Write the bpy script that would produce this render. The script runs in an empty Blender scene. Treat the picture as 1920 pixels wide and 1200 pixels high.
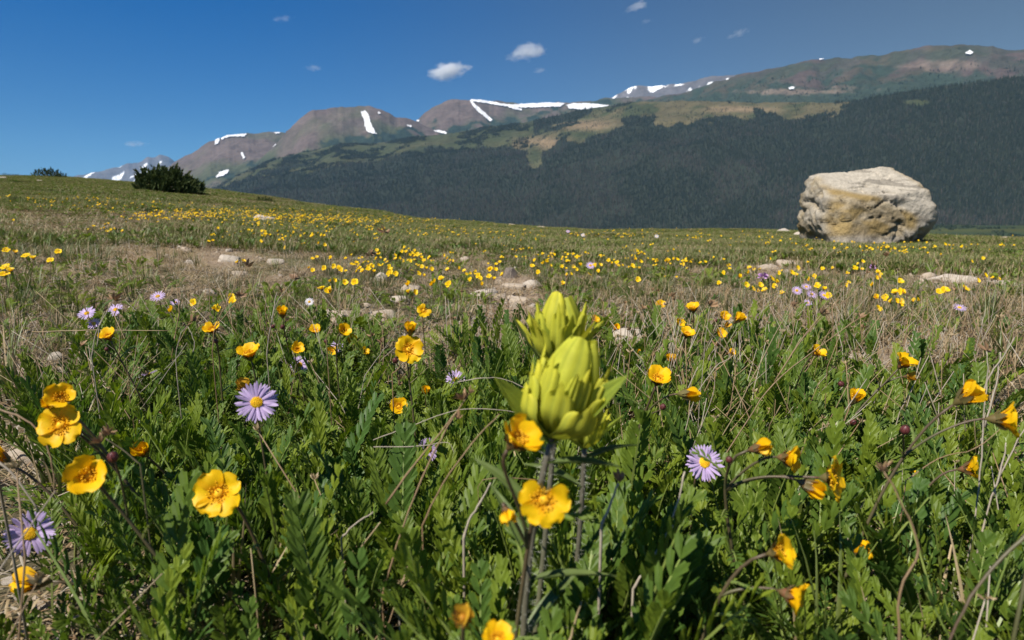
import bpy, math, random
import numpy as np
from mathutils import Vector, Matrix, Quaternion, geometry
from mathutils.bvhtree import BVHTree

S = bpy.context.scene
COL = S.collection
RND = random.Random(11)
NR = np.random.default_rng(11)
PI = math.pi

# ------------------------------------------------------------------ camera, sky, sun, exposure
F = 1251.0                                  # focal length in pixels of the 1920 px wide photograph
CAM = Vector((0, 0, 0.25))
PITCH = math.atan(200 / F)
cam = bpy.data.cameras.new('camera')
cam.sensor_width = 36
cam.lens = 36 * F / 1920
cam.clip_start = 0.02
cam.clip_end = 60000
cam.dof.use_dof = True
cam.dof.focus_distance = 0.75
cam.dof.aperture_fstop = 15
camo = bpy.data.objects.new('camera', cam)
camo.location = CAM
camo.rotation_euler = (PI / 2 - PITCH, 0, 0)
COL.objects.link(camo)
S.camera = camo

SUN_EL, SUN_AZ = math.radians(51), math.radians(-134)     # azimuth from +Y, clockwise
SUN_DIR = Vector((math.sin(SUN_AZ) * math.cos(SUN_EL), math.cos(SUN_AZ) * math.cos(SUN_EL), math.sin(SUN_EL)))
W = bpy.data.worlds.new('World')
S.world = W
W.use_nodes = True
wn, wl = W.node_tree.nodes, W.node_tree.links
wn.clear()
sky = wn.new('ShaderNodeTexSky')
sky.sky_type = 'NISHITA'
sky.sun_disc = False
sky.sun_elevation = SUN_EL
sky.sun_rotation = SUN_AZ
sky.altitude = 3500
sky.air_density = 1.0
sky.dust_density = 0.6
sky.ozone_density = 2.0
# a tint greys the sky colour towards the right, evenly from low to high
tc = wn.new('ShaderNodeTexCoord')
dot = wn.new('ShaderNodeVectorMath'); dot.operation = 'DOT_PRODUCT'
dot.inputs[1].default_value = (0.94, 0.30, 0.12)
mr = wn.new('ShaderNodeMapRange'); mr.interpolation_type = 'SMOOTHSTEP'
mr.inputs['From Min'].default_value = -0.15; mr.inputs['From Max'].default_value = 0.95
low = wn.new('ShaderNodeMix'); low.data_type = 'RGBA'          # deep polarised blue high up, paler towards the horizon
low.inputs['A'].default_value = (0.43, 0.74, 0.90, 1)
low.inputs['B'].default_value = (0.0, 0.62, 1.18, 1)
sep = wn.new('ShaderNodeSeparateXYZ')
el = wn.new('ShaderNodeMapRange'); el.inputs['From Min'].default_value = 0.03; el.inputs['From Max'].default_value = 0.27
ramp = wn.new('ShaderNodeMix'); ramp.data_type = 'RGBA'
ramp.inputs['B'].default_value = (0.78, 0.72, 0.60, 1)
mul = wn.new('ShaderNodeMix'); mul.data_type = 'RGBA'; mul.blend_type = 'MULTIPLY'
mul.inputs['Factor'].default_value = 1
bg = wn.new('ShaderNodeBackground')
bg.inputs['Strength'].default_value = 0.058
wo = wn.new('ShaderNodeOutputWorld')
wl.new(tc.outputs['Generated'], dot.inputs[0])
wl.new(tc.outputs['Generated'], sep.inputs[0])
wl.new(sep.outputs['Z'], el.inputs['Value'])
wl.new(el.outputs['Result'], low.inputs['Factor'])
wl.new(low.outputs['Result'], ramp.inputs['A'])
wl.new(dot.outputs['Value'], mr.inputs['Value'])
wl.new(mr.outputs['Result'], ramp.inputs['Factor'])
wl.new(sky.outputs['Color'], mul.inputs['A'])
wl.new(ramp.outputs['Result'], mul.inputs['B'])
wl.new(mul.outputs['Result'], bg.inputs['Color'])
wl.new(bg.outputs['Background'], wo.inputs['Surface'])

sl = bpy.data.lights.new('sun', 'SUN')
sl.energy = 5.0
sl.angle = math.radians(0.53)
sl.color = (1.0, 0.94, 0.84)
so = bpy.data.objects.new('sun', sl)
so.rotation_euler = SUN_DIR.to_track_quat('Z', 'Y').to_euler()
COL.objects.link(so)

S.view_settings.view_transform = 'Standard'
S.view_settings.look = 'None'
S.view_settings.exposure = 0.6
S.view_settings.gamma = 1.0
S.view_settings.use_curve_mapping = False
S.cycles.max_bounces = 6
S.cycles.diffuse_bounces = 3
S.cycles.glossy_bounces = 2
S.cycles.transmission_bounces = 3
S.cycles.volume_bounces = 6
S.cycles.use_denoising = True

# ------------------------------------------------------------------ helpers
UP = Vector((0, math.sin(PITCH), math.cos(PITCH)))
FWD = Vector((0, math.cos(PITCH), -math.sin(PITCH)))
RIGHT = Vector((1, 0, 0))

def at(px, py, d):
    return CAM + RIGHT * ((px - 960) / F * d) + UP * ((600 - py) / F * d) + FWD * d

def camdir(r, u, t):                        # a direction given as right, up, towards the camera
    return (RIGHT * r + Vector((0, 0, 1)) * u + Vector((0, -1, 0)) * t).normalized()

def proj(x, y, z):
    dy, dz = y - CAM.y, z - CAM.z
    d = dy * FWD.y + dz * FWD.z
    u = dy * UP.y + dz * UP.z
    d = np.where(np.abs(d) < 1e-6, 1e-6, d)
    return 960 + F * x / d, 600 - F * u / d, d

def azte(px, py):
    px = np.asarray(px, float); py = np.asarray(py, float)
    x = (px - 960) / F; u = (600 - py) / F
    Y = u * UP.y + FWD.y; Z = u * UP.z + FWD.z
    return np.arctan2(x, Y), Z / np.hypot(x, Y)

def _h(ix, iy, s):
    v = np.sin(ix * 127.1 + iy * 311.7 + s * 74.7) * 43758.5453
    return v - np.floor(v)

def vnoise(x, y, s=0.0):
    x = np.asarray(x, float); y = np.asarray(y, float)
    xi, yi = np.floor(x), np.floor(y)
    fx, fy = x - xi, y - yi
    fx = fx * fx * (3 - 2 * fx); fy = fy * fy * (3 - 2 * fy)
    a = _h(xi, yi, s) * (1 - fx) + _h(xi + 1, yi, s) * fx
    b = _h(xi, yi + 1, s) * (1 - fx) + _h(xi + 1, yi + 1, s) * fx
    return a * (1 - fy) + b * fy

def fbm(x, y, s=0.0, o=4):                  # about 0..1, mean 0.5
    t = 0; a = 0.5; n = 0
    for i in range(o):
        t = t + a * vnoise(x * 2 ** i, y * 2 ** i, s + i * 3.1); n += a; a *= 0.5
    return t / n

def vn3(p, s=0.0):
    x, y, z = p[..., 0], p[..., 1], p[..., 2]
    zi = np.floor(z); fz = z - zi; fz = fz * fz * (3 - 2 * fz)
    return vnoise(x + zi * 17.3, y + zi * 9.1, s) * (1 - fz) + vnoise(x + (zi + 1) * 17.3, y + (zi + 1) * 9.1, s) * fz

def fbm3(p, s=0.0, o=4):
    t = 0; a = 0.5; n = 0
    for i in range(o):
        t = t + a * vn3(p * 2 ** i, s + i * 2.3); n += a; a *= 0.5
    return t / n

def sstep(a, b, x):
    t = np.clip((x - a) / (b - a), 0, 1)
    return t * t * (3 - 2 * t)

def inpoly(px, py, poly):
    r = np.zeros(np.shape(px), bool)
    n = len(poly); j = n - 1
    for i in range(n):
        xi, yi = poly[i]; xj, yj = poly[j]
        if yi != yj:
            c = ((yi > py) != (yj > py)) & (px < (xj - xi) * (py - yi) / (yj - yi) + xi)
            r ^= c
        j = i
    return r

def tag(o, label=None, cat=None, group=None, kind=None):
    if label: o['label'] = label
    if cat: o['category'] = cat
    if group: o['group'] = group
    if kind: o['kind'] = kind
    return o

def link(name, data, parent=None, mw=None):
    o = bpy.data.objects.new(name, data)
    COL.objects.link(o)
    if parent is not None: o.parent = parent
    if mw is not None: o.matrix_local = mw
    return o

def empty(name, loc, label=None, cat=None, group=None):
    o = link(name, None)
    o.empty_display_size = 0.02
    o.location = loc
    return tag(o, label, cat, group)

class MB:
    def __init__(s):
        s.v = []; s.f = []; s.m = []; s.uv = []
    def add(s, vs, fs, mat=0, uvs=None):
        b = len(s.v)
        s.v += [tuple(q) for q in vs]
        s.uv += uvs if uvs else [(0.5, 0.5)] * len(vs)
        s.f += [tuple(i + b for i in f) for f in fs]
        s.m += [mat] * len(fs)
    def merge(s, o, M):
        b = len(s.v)
        s.v += [tuple(M @ Vector(q)) for q in o.v]
        s.uv += o.uv
        s.f += [tuple(i + b for i in f) for f in o.f]
        s.m += o.m
    def mesh(s, name, mats, smooth=True):
        me = bpy.data.meshes.new(name)
        me.from_pydata(s.v, [], s.f)
        for m in mats: me.materials.append(m)
        if len(mats) > 1: me.polygons.foreach_set('material_index', s.m)
        if smooth: me.polygons.foreach_set('use_smooth', [True] * len(s.f))
        ul = me.uv_layers.new(name='UVMap')
        li = np.zeros(len(me.loops), np.int32); me.loops.foreach_get('vertex_index', li)
        ul.data.foreach_set('uv', np.asarray(s.uv, np.float32)[li].ravel())
        me.update()
        return me
    def tube(s, pts, rad, n=5, mat=0, cap=True):
        pts = [Vector(p) for p in pts]
        if not isinstance(rad, (list, tuple)): rad = [rad] * len(pts)
        vs = []; uv = []; ref = None
        for i, p in enumerate(pts):
            t = (pts[min(i + 1, len(pts) - 1)] - pts[max(i - 1, 0)]).normalized()
            if ref is None: ref = t.orthogonal().normalized()
            ref = (ref - t * ref.dot(t)).normalized()
            b = t.cross(ref)
            for k in range(n):
                a = 2 * PI * k / n
                vs.append(p + (ref * math.cos(a) + b * math.sin(a)) * rad[i])
                uv.append((k / n, i / max(1, len(pts) - 1)))
        fs = []
        for i in range(len(pts) - 1):
            for k in range(n):
                fs.append((i * n + k, i * n + (k + 1) % n, (i + 1) * n + (k + 1) % n, (i + 1) * n + k))
        if cap:
            fs.append(tuple(range(n))[::-1]); fs.append(tuple(range((len(pts) - 1) * n, len(pts) * n)))
        s.add(vs, fs, mat, uv)
    def ribbon(s, pts, wid, side, mat=0, fold=0.0):
        """a leaf blade: pts along it, half widths, side vectors; folded along the middle"""
        vs = []; uv = []; N = len(pts)
        for i, p in enumerate(pts):
            p = Vector(p)
            t = Vector(pts[min(i + 1, N - 1)]) - Vector(pts[max(i - 1, 0)])
            sd = Vector(side); nn = sd.cross(t)
            if nn.length > 1e-9: nn.normalize()
            w = wid[i]
            vs += [p - sd * w + nn * w * fold, p, p + sd * w + nn * w * fold]
            q = i / (N - 1)
            uv += [(0, q), (0.5, q), (1, q)]
        fs = []
        for i in range(N - 1):
            a = i * 3
            fs += [(a, a + 1, a + 4, a + 3), (a + 1, a + 2, a + 5, a + 4)]
        s.add(vs, fs, mat, uv)
    def surf(s, nu, nv, fn, mat=0):
        vs = []; uv = []
        for j in range(nv + 1):
            for i in range(nu + 1):
                u, v = i / nu, j / nv
                vs.append(fn(u * 2 - 1, v)); uv.append((u, v))
        fs = [(j * (nu + 1) + i, j * (nu + 1) + i + 1, (j + 1) * (nu + 1) + i + 1, (j + 1) * (nu + 1) + i)
              for j in range(nv) for i in range(nu)]
        s.add(vs, fs, mat, uv)
    def ball(s, c, r, mat=0, n=6, m=4, squash=1.0):
        vs = []; uv = []
        for j in range(m + 1):
            th = PI * j / m
            for i in range(n):
                a = 2 * PI * i / n
                vs.append((c[0] + r * math.sin(th) * math.cos(a), c[1] + r * math.sin(th) * math.sin(a), c[2] + r * squash * math.cos(th)))
                uv.append((i / n, j / m))
        fs = [(j * n + i, (j + 1) * n + i, (j + 1) * n + (i + 1) % n, j * n + (i + 1) % n) for j in range(m) for i in range(n)]
        s.add(vs, fs, mat, uv)

def bez(a, b, c, d, n):
    out = []
    for i in range(n + 1):
        t = i / n; q = 1 - t
        out.append(a * q ** 3 + b * 3 * q * q * t + c * 3 * q * t * t + d * t ** 3)
    return out

def grid_mesh(name, P, cols=None, mat=None, wrap=False):
    n, m = P.shape[:2]
    me = bpy.data.meshes.new(name)
    idx = np.arange(n * m).reshape(n, m)
    if wrap: idx = np.concatenate([idx, idx[:, :1]], 1)
    q = np.stack([idx[:-1, :-1], idx[:-1, 1:], idx[1:, 1:], idx[1:, :-1]], -1).reshape(-1, 4)
    me.vertices.add(n * m); me.vertices.foreach_set('co', P.reshape(-1).astype(np.float32))
    me.loops.add(q.size); me.loops.foreach_set('vertex_index', q.reshape(-1).astype(np.int32))
    me.polygons.add(len(q)); me.polygons.foreach_set('loop_start', np.arange(0, q.size, 4, dtype=np.int32))
    me.polygons.foreach_set('use_smooth', np.ones(len(q), bool))
    me.update(calc_edges=True)
    if cols is not None:
        a = me.attributes.new('Col', 'FLOAT_COLOR', 'POINT')
        c4 = np.ones((n * m, 4), np.float32); c4[:, :3] = cols.reshape(-1, 3)
        a.data.foreach_set('color', c4.ravel())
    if mat: me.materials.append(mat)
    return me

# ------------------------------------------------------------------ materials
def nodes(name):
    m = bpy.data.materials.new(name); m.use_nodes = True
    n, l = m.node_tree.nodes, m.node_tree.links
    return m, n, l, n['Principled BSDF'], n['Material Output']

def mixc(n, l, fac, a, b, mode='MIX'):
    x = n.new('ShaderNodeMix'); x.data_type = 'RGBA'; x.blend_type = mode
    for sock, v in (('Factor', fac), ('A', a), ('B', b)):
        if isinstance(v, bpy.types.NodeSocket): l.new(v, x.inputs[sock])
        elif sock == 'Factor': x.inputs[sock].default_value = v
        else: x.inputs[sock].default_value = (*v, 1)
    return x.outputs['Result']

def noise(n, l, scale, det=3, coord=None, rough=0.55):
    t = n.new('ShaderNodeTexNoise'); t.inputs['Scale'].default_value = scale
    t.inputs['Detail'].default_value = det; t.inputs['Roughness'].default_value = rough
    if coord is None:
        g = n.new('ShaderNodeTexCoord'); coord = g.outputs['Object']
    l.new(coord, t.inputs['Vector'])
    return t.outputs['Fac']

def rng(n, l, v, a, b, c=0.0, d=1.0):
    r = n.new('ShaderNodeMapRange')
    r.inputs['From Min'].default_value = a; r.inputs['From Max'].default_value = b
    r.inputs['To Min'].default_value = c; r.inputs['To Max'].default_value = d
    l.new(v, r.inputs['Value'])
    return r.outputs['Result']

def leafy(name, base, tip, alt, rough=0.45, trans=0.3, spec=0.5, tcol=None, vein=0.0):
    """thin plant tissue: colour from base to tip, a different tint for each plant, light shining through"""
    m, n, l, p, out = nodes(name)
    uv = n.new('ShaderNodeUVMap'); uv.uv_map = 'UVMap'
    sx = n.new('ShaderNodeSeparateXYZ'); l.new(uv.outputs['UV'], sx.inputs[0])
    oi = n.new('ShaderNodeObjectInfo')
    c = mixc(n, l, sx.outputs['Y'], base, tip)
    c = mixc(n, l, rng(n, l, oi.outputs['Random'], 0.25, 1.0), c, alt)
    nz = noise(n, l, 160, 2)
    c = mixc(n, l, rng(n, l, nz, 0.3, 0.7, 0.0, 0.45), c, tuple(x * 0.55 for x in alt))
    if vein:
        w = n.new('ShaderNodeMath'); w.operation = 'SINE'
        k = n.new('ShaderNodeMath'); k.operation = 'MULTIPLY'; k.inputs[1].default_value = vein
        l.new(sx.outputs['X'], k.inputs[0]); l.new(k.outputs[0], w.inputs[0])
        c = mixc(n, l, rng(n, l, w.outputs[0], 0.2, 1, 0, 0.38), c, tuple(x * 0.75 for x in base))
    l.new(c, p.inputs['Base Color'])
    p.inputs['Roughness'].default_value = rough
    p.inputs['Specular IOR Level'].default_value = spec
    if trans:
        t = n.new('ShaderNodeBsdfTranslucent')
        if tcol: l.new(mixc(n, l, 1.0, c, tcol, 'MULTIPLY'), t.inputs['Color'])
        else: l.new(c, t.inputs['Color'])
        mx = n.new('ShaderNodeMixShader'); mx.inputs[0].default_value = trans
        l.new(p.outputs[0], mx.inputs[1]); l.new(t.outputs[0], mx.inputs[2])
        l.new(mx.outputs[0], out.inputs['Surface'])
    return m

def plain(name, a, b, scale=40, rough=0.8, bump=0.0):
    m, n, l, p, out = nodes(name)
    nz = noise(n, l, scale, 4)
    l.new(mixc(n, l, rng(n, l, nz, 0.3, 0.7), a, b), p.inputs['Base Color'])
    p.inputs['Roughness'].default_value = rough
    p.inputs['Specular IOR Level'].default_value = 0.25
    if bump:
        bp = n.new('ShaderNodeBump'); bp.inputs['Strength'].default_value = 0.6; bp.inputs['Distance'].default_value = bump
        l.new(noise(n, l, scale * 3, 5), bp.inputs['Height']); l.new(bp.outputs['Normal'], p.inputs['Normal'])
    return m

def petal_mat(name, inner, outer, rough=0.35, trans=0.35):
    m, n, l, p, out = nodes(name)
    uv = n.new('ShaderNodeUVMap'); uv.uv_map = 'UVMap'
    sx = n.new('ShaderNodeSeparateXYZ'); l.new(uv.outputs['UV'], sx.inputs[0])
    nz = noise(n, l, 300, 2)
    f = rng(n, l, sx.outputs['Y'], 0.12, 0.5)
    c = mixc(n, l, f, inner, outer)
    # fine veins fanning out along the petal
    st = n.new('ShaderNodeMath'); st.operation = 'SINE'
    k = n.new('ShaderNodeMath'); k.operation = 'MULTIPLY'; k.inputs[1].default_value = 75
    l.new(sx.outputs['X'], k.inputs[0]); l.new(k.outputs[0], st.inputs[0])
    c = mixc(n, l, rng(n, l, st.outputs[0], 0.3, 1, 0, 0.25), c, tuple(x * 0.82 for x in inner))
    c = mixc(n, l, rng(n, l, nz, 0.45, 0.75, 0, 0.3), c, tuple(0.5 * (x + y) for x, y in zip(inner, outer)))
    oi = n.new('ShaderNodeObjectInfo')
    c = mixc(n, l, rng(n, l, oi.outputs['Random'], 0.2, 1, 0, 0.4), c, tuple(0.55 * x + 0.45 * y for x, y in zip(inner, outer)))
    l.new(c, p.inputs['Base Color'])
    p.inputs['Roughness'].default_value = rough
    p.inputs['Specular IOR Level'].default_value = 0.25
    t = n.new('ShaderNodeBsdfTranslucent'); l.new(c, t.inputs['Color'])
    mx = n.new('ShaderNodeMixShader'); mx.inputs[0].default_value = trans
    l.new(p.outputs[0], mx.inputs[1]); l.new(t.outputs[0], mx.inputs[2]); l.new(mx.outputs[0], out.inputs['Surface'])
    return m

def attr_mat(name, det, amp, rough=0.95, bump=None):
    """colour stored on the surface, broken up by noise in world metres"""
    m, n, l, p, out = nodes(name)
    a = n.new('ShaderNodeAttribute'); a.attribute_name = 'Col'
    c = a.outputs['Color']
    for sc, am in zip(det, amp):
        nz = noise(n, l, sc, 5, None, 0.65)
        c = mixc(n, l, 1.0, c, mixc(n, l, rng(n, l, nz, 0.25, 0.75), (1 - am,) * 3, (1 + am,) * 3), 'MULTIPLY')
    l.new(c, p.inputs['Base Color'])
    p.inputs['Roughness'].default_value = rough
    p.inputs['Specular IOR Level'].default_value = 0.15
    if bump:
        bp = n.new('ShaderNodeBump'); bp.inputs['Strength'].default_value = 0.8; bp.inputs['Distance'].default_value = bump[1]
        l.new(noise(n, l, bump[0], 6, None, 0.65), bp.inputs['Height']); l.new(bp.outputs['Normal'], p.inputs['Normal'])
    return m

M = {}
M['avens_leaf'] = leafy('avens_leaf', (0.115, 0.17, 0.016), (0.155, 0.215, 0.022), (0.065, 0.135, 0.026), 0.5, 0.33, 0.3, (1.15, 1.25, 0.5))
M['avens_light'] = leafy('avens_light', (0.175, 0.23, 0.018), (0.215, 0.27, 0.026), (0.14, 0.205, 0.02), 0.5, 0.36, 0.3, (1.1, 1.2, 0.5))
M['rachis'] = leafy('rachis', (0.13, 0.13, 0.04), (0.20, 0.26, 0.05), (0.15, 0.21, 0.045), 0.5, 0.0)
M['grass'] = leafy('grass', (0.11, 0.115, 0.03), (0.14, 0.175, 0.03), (0.085, 0.13, 0.028), 0.45, 0.3)
M['grass_far'] = leafy('grass_far', (0.12, 0.13, 0.03), (0.18, 0.21, 0.036), (0.11, 0.15, 0.028), 0.5, 0.3)
M['straw'] = leafy('straw', (0.32, 0.23, 0.12), (0.46, 0.34, 0.18), (0.36, 0.28, 0.16), 0.55, 0.2)
M['straw_pale'] = leafy('straw_pale', (0.36, 0.31, 0.24), (0.42, 0.36, 0.28), (0.30, 0.25, 0.19), 0.6, 0.0)
M['stalk'] = leafy('stalk', (0.20, 0.12, 0.06), (0.30, 0.20, 0.10), (0.24, 0.16, 0.09), 0.6, 0.0)
M['stem'] = leafy('stem', (0.09, 0.10, 0.035), (0.10, 0.05, 0.035), (0.09, 0.075, 0.035), 0.5, 0.0)
M['petal'] = petal_mat('avens_petal', (0.78, 0.34, 0.004), (0.88, 0.56, 0.004), 0.5)
M['petal_far'] = petal_mat('far_petal', (0.84, 0.47, 0.005), (0.90, 0.64, 0.006), 0.5)
M['petal_old'] = petal_mat('faded_petal', (0.42, 0.17, 0.02), (0.66, 0.40, 0.03), 0.5, 0.3)
M['stamen'] = plain('stamen', (0.72, 0.36, 0.01), (0.80, 0.48, 0.02), 400, 0.6)
M['calyx'] = leafy('calyx', (0.14, 0.10, 0.04), (0.22, 0.07, 0.035), (0.15, 0.13, 0.04), 0.5, 0.15)
M['bud'] = leafy('bud', (0.11, 0.05, 0.03), (0.13, 0.022, 0.03), (0.14, 0.035, 0.035), 0.45, 0.1)
M['dry_head'] = leafy('dry_head', (0.26, 0.15, 0.07), (0.40, 0.25, 0.13), (0.30, 0.18, 0.10), 0.7, 0.15)
M['bract'] = leafy('bract', (0.26, 0.33, 0.05), (0.78, 0.72, 0.06), (0.58, 0.60, 0.06), 0.62, 0.40, 0.18, (1.05, 1.03, 0.6), vein=21)
M['bract_leaf'] = leafy('bract_leaf', (0.16, 0.22, 0.035), (0.34, 0.40, 0.04), (0.22, 0.29, 0.035), 0.45, 0.3, 0.4, None, vein=19)
M['brush_leaf'] = leafy('brush_leaf', (0.10, 0.14, 0.035), (0.15, 0.20, 0.05), (0.11, 0.16, 0.04), 0.5, 0.22, 0.4, None, vein=19)
M['brush_stem'] = leafy('brush_stem', (0.13, 0.14, 0.06), (0.11, 0.09, 0.085), (0.12, 0.11, 0.075), 0.55, 0.0)
M['hair'] = plain('hair', (0.5, 0.5, 0.42), (0.6, 0.6, 0.5), 50, 0.5)
M['ray'] = leafy('ray', (0.60, 0.45, 0.72), (0.64, 0.50, 0.80), (0.58, 0.43, 0.72), 0.5, 0.3)
M['ray_white'] = leafy('ray_white', (0.72, 0.68, 0.72), (0.78, 0.76, 0.80), (0.74, 0.70, 0.78), 0.5, 0.3)
M['disc'] = plain('disc', (0.70, 0.38, 0.01), (0.78, 0.55, 0.02), 500, 0.7, 0.0006)
M['clover'] = plain('clover', (0.46, 0.26, 0.50), (0.40, 0.22, 0.42), 300, 0.7)
# ------------------------------------------------------------------ the meadow and the valley beyond: one sheet of ground
CREST = [(-600, 322, 27), (0, 329, 25), (120, 331, 24.5), (250, 342, 23), (380, 355, 21), (470, 367, 19), (560, 379, 17),
         (700, 394, 15.5), (760, 408, 14.5), (900, 417, 13), (1100, 429, 12), (1400, 434, 11), (1500, 436, 10.5),
         (1700, 443, 9.6), (1900, 450, 8.8), (2500, 458, 8.2)]
_ca, _ct = azte([c[0] for c in CREST], [c[1] for c in CREST])
_ca = np.concatenate([[-PI, -1.9], _ca, [1.9, PI]])
_ct = np.concatenate([[0.0, 0.04], _ct, [-0.04, 0.0]])
_cd = np.array([15, 24] + [c[2] for c in CREST] + [9, 15], float)

def zbase(x, y):
    r = np.hypot(x, y) + 1e-6; a = np.arctan2(x, y)
    D = np.interp(a, _ca, _cd); te = np.interp(a, _ca, _ct)
    zc = CAM.z + te * D
    u = np.clip((r - 0.9) / (D - 0.9), 0, None)
    s = zc / (D - 0.9)
    ins = zc * np.minimum(u, 1) ** 1.06
    q = np.clip(r - D, 0, None)
    Rc = 7.0; sl = np.minimum(q / Rc, 0.35 + s)
    qs = Rc * (0.35 + s)
    fall = np.where(q < qs, s * q - q * q / (2 * Rc), s * qs - qs * qs / (2 * Rc) - 0.35 * (q - qs))
    z = ins + fall
    rise = sstep(0.36, 0.58, a) * (1 - sstep(1.6, 2.4, a))
    val = -62 - 28 * (1 - rise) + 37 * rise * sstep(900, 2300, r) + 5 * (fbm(x / 160, y / 160, 8) - 0.5) * sstep(250, 700, r)
    return np.maximum(z, val)

def zground(x, y):
    x = np.asarray(x, float); y = np.asarray(y, float)
    r = np.hypot(x, y)
    n = 0.016 * (fbm(x * 7, y * 7, 1) - 0.5) + 0.05 * (fbm(x * 1.1, y * 1.1, 2, 3) - 0.5) * sstep(0.8, 3, r)
    n = n + 0.12 * (fbm(x * 0.25, y * 0.25, 3, 3) - 0.5) * sstep(4, 10, r)
    return zbase(x, y) + n * (1 - sstep(60, 300, r))

def zg(x, y):
    return float(zground(np.array([x]), np.array([y]))[0])

def hits(px, py, h):
    """where the rays through these pixels come down to h metres above the ground"""
    px = np.asarray(px, float); py = np.asarray(py, float); h = np.broadcast_to(h, px.shape)
    x = (px - 960) / F; u = (600 - py) / F
    Y = u * UP.y + FWD.y; Z = u * UP.z + FWD.z
    d = np.full(px.shape, 0.2); done = np.zeros(px.shape, bool)
    for _ in range(420):
        step = ~done
        nd = np.where(step, d * 1.014, d)
        below = CAM.z + Z * nd < zground(x * nd, Y * nd) + h
        done |= below
        d = nd
        if done.all(): break
    return x * d, Y * d, zground(x * d, Y * d), d, done

def blob(px, py, b):
    t = 0
    for bx, by, rx, ry, w in b:
        t = np.maximum(t, w * np.exp(-(((px - bx) / rx) ** 2 + ((py - by) / ry) ** 2) ** 1.5))
    return t

# where the photograph shows straw-coloured turf, bare gravel, and lush green
DRY = [(120, 425, 330, 34, 0.78), (420, 380, 160, 12, 0.62), (250, 480, 330, 45, 0.58), (120, 570, 160, 40, 0.43), (560, 520, 160, 50, 0.39), (740, 450, 130, 22, 0.47),
       (1500, 640, 230, 70, 0.58), (1780, 640, 190, 80, 0.62), (1780, 760, 190, 60, 0.55), (1240, 480, 260, 20, 0.39), (860, 490, 120, 22, 0.47),
       (60, 730, 110, 90, 0.39), (940, 640, 200, 50, 0.31), (880, 760, 120, 40, 0.27)]
SOIL = [(965, 560, 62, 52, 1), (900, 640, 160, 40, 0.75), (650, 600, 130, 30, 0.8), (430, 480, 90, 26, 0.8), (1460, 500, 110, 26, 0.9),
        (1780, 522, 100, 20, 1), (1610, 670, 110, 26, 0.9), (1400, 615, 70, 30, 0.5), (1740, 720, 130, 36, 0.6), (60, 690, 80, 40, 0.7),
        (990, 416, 110, 5, 0.8), (1640, 456, 110, 7, 0.7), (1060, 960, 45, 60, 0.7), (320, 700, 80, 26, 0.5), (70, 1130, 100, 40, 0.3), (290, 1170, 80, 30, 0.35), (540, 525, 70, 16, 0.6)]

def masks(x, y):
    z = zbase(x, y)
    px, py, d = proj(x, y, z)
    ok = (d > 0.05) & (px > -400) & (px < 2320) & (py > 300) & (py < 1500)
    r = np.hypot(x, y)
    n = fbm(x * 2.2, y * 2.2, 21) - 0.5
    n2 = fbm(x * 0.6, y * 0.6, 22) - 0.5
    dry = np.where(ok, blob(px, py, DRY), 0.3) + n * 0.9 + n2 * 0.7
    soil = np.where(ok, blob(px, py, SOIL), 0.1) + (fbm(x * 5, y * 5, 23) - 0.5) * 0.8
    return np.clip(dry, 0, 1), np.clip(soil, 0, 1), px, py, d

az = np.concatenate([np.linspace(-PI, -1.15, 60, endpoint=False), np.linspace(-1.15, 1.15, 560, endpoint=False), np.linspace(1.15, PI, 60, endpoint=False)])
rr = np.concatenate([[0.02], np.geomspace(0.08, 60, 250), np.geomspace(66, 2600, 60)])
Rg, Ag = np.meshgrid(rr, az, indexing='ij')
X, Y = Rg * np.sin(Ag), Rg * np.cos(Ag)
Z = zground(X, Y)
dry, soil, _, _, _ = masks(X, Y)
c_soil = np.array([0.27, 0.205, 0.145]); c_dry = np.array([0.27, 0.20, 0.115]); c_green = np.array([0.08, 0.09, 0.03])
c_val = np.array([0.030, 0.045, 0.018])
g = c_green + (c_dry - c_green) * sstep(0.25, 0.75, dry)[..., None]
near = (1 - sstep(1.2, 4, Rg))[..., None]                       # litter and soil show between the plants close by
g = g * (1 - 0.75 * near) + (np.array([0.10, 0.078, 0.05])) * 0.75 * near
g = g + (c_soil - g) * sstep(0.35, 0.75, soil)[..., None]
vmix = sstep(60, 300, Rg)[..., None]
vcol = c_val * (0.75 + 0.5 * fbm(X / 45, Y / 45, 30)[..., None]) + np.array([0.03, 0.02, 0.0]) * sstep(0.5, 0.7, fbm(X / 120, Y / 50, 31))[..., None]
g = g * (1 - vmix) + vcol * vmix
M['ground'] = attr_mat('ground', (9, 70, 420), (0.25, 0.35, 0.45), 0.95, (120, 0.006))
ground = link('ground', grid_mesh('ground', np.stack([X, Y, Z], -1), g, M['ground'], wrap=True))
tag(ground, 'alpine meadow ground of soil, gravel and dry turf', kind='structure')

# ------------------------------------------------------------------ mountains
def skyline(pts):
    a, t = azte([p[0] for p in pts], [p[1] for p in pts])
    D = np.array([p[2] for p in pts], float)
    return a, t, D

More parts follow.
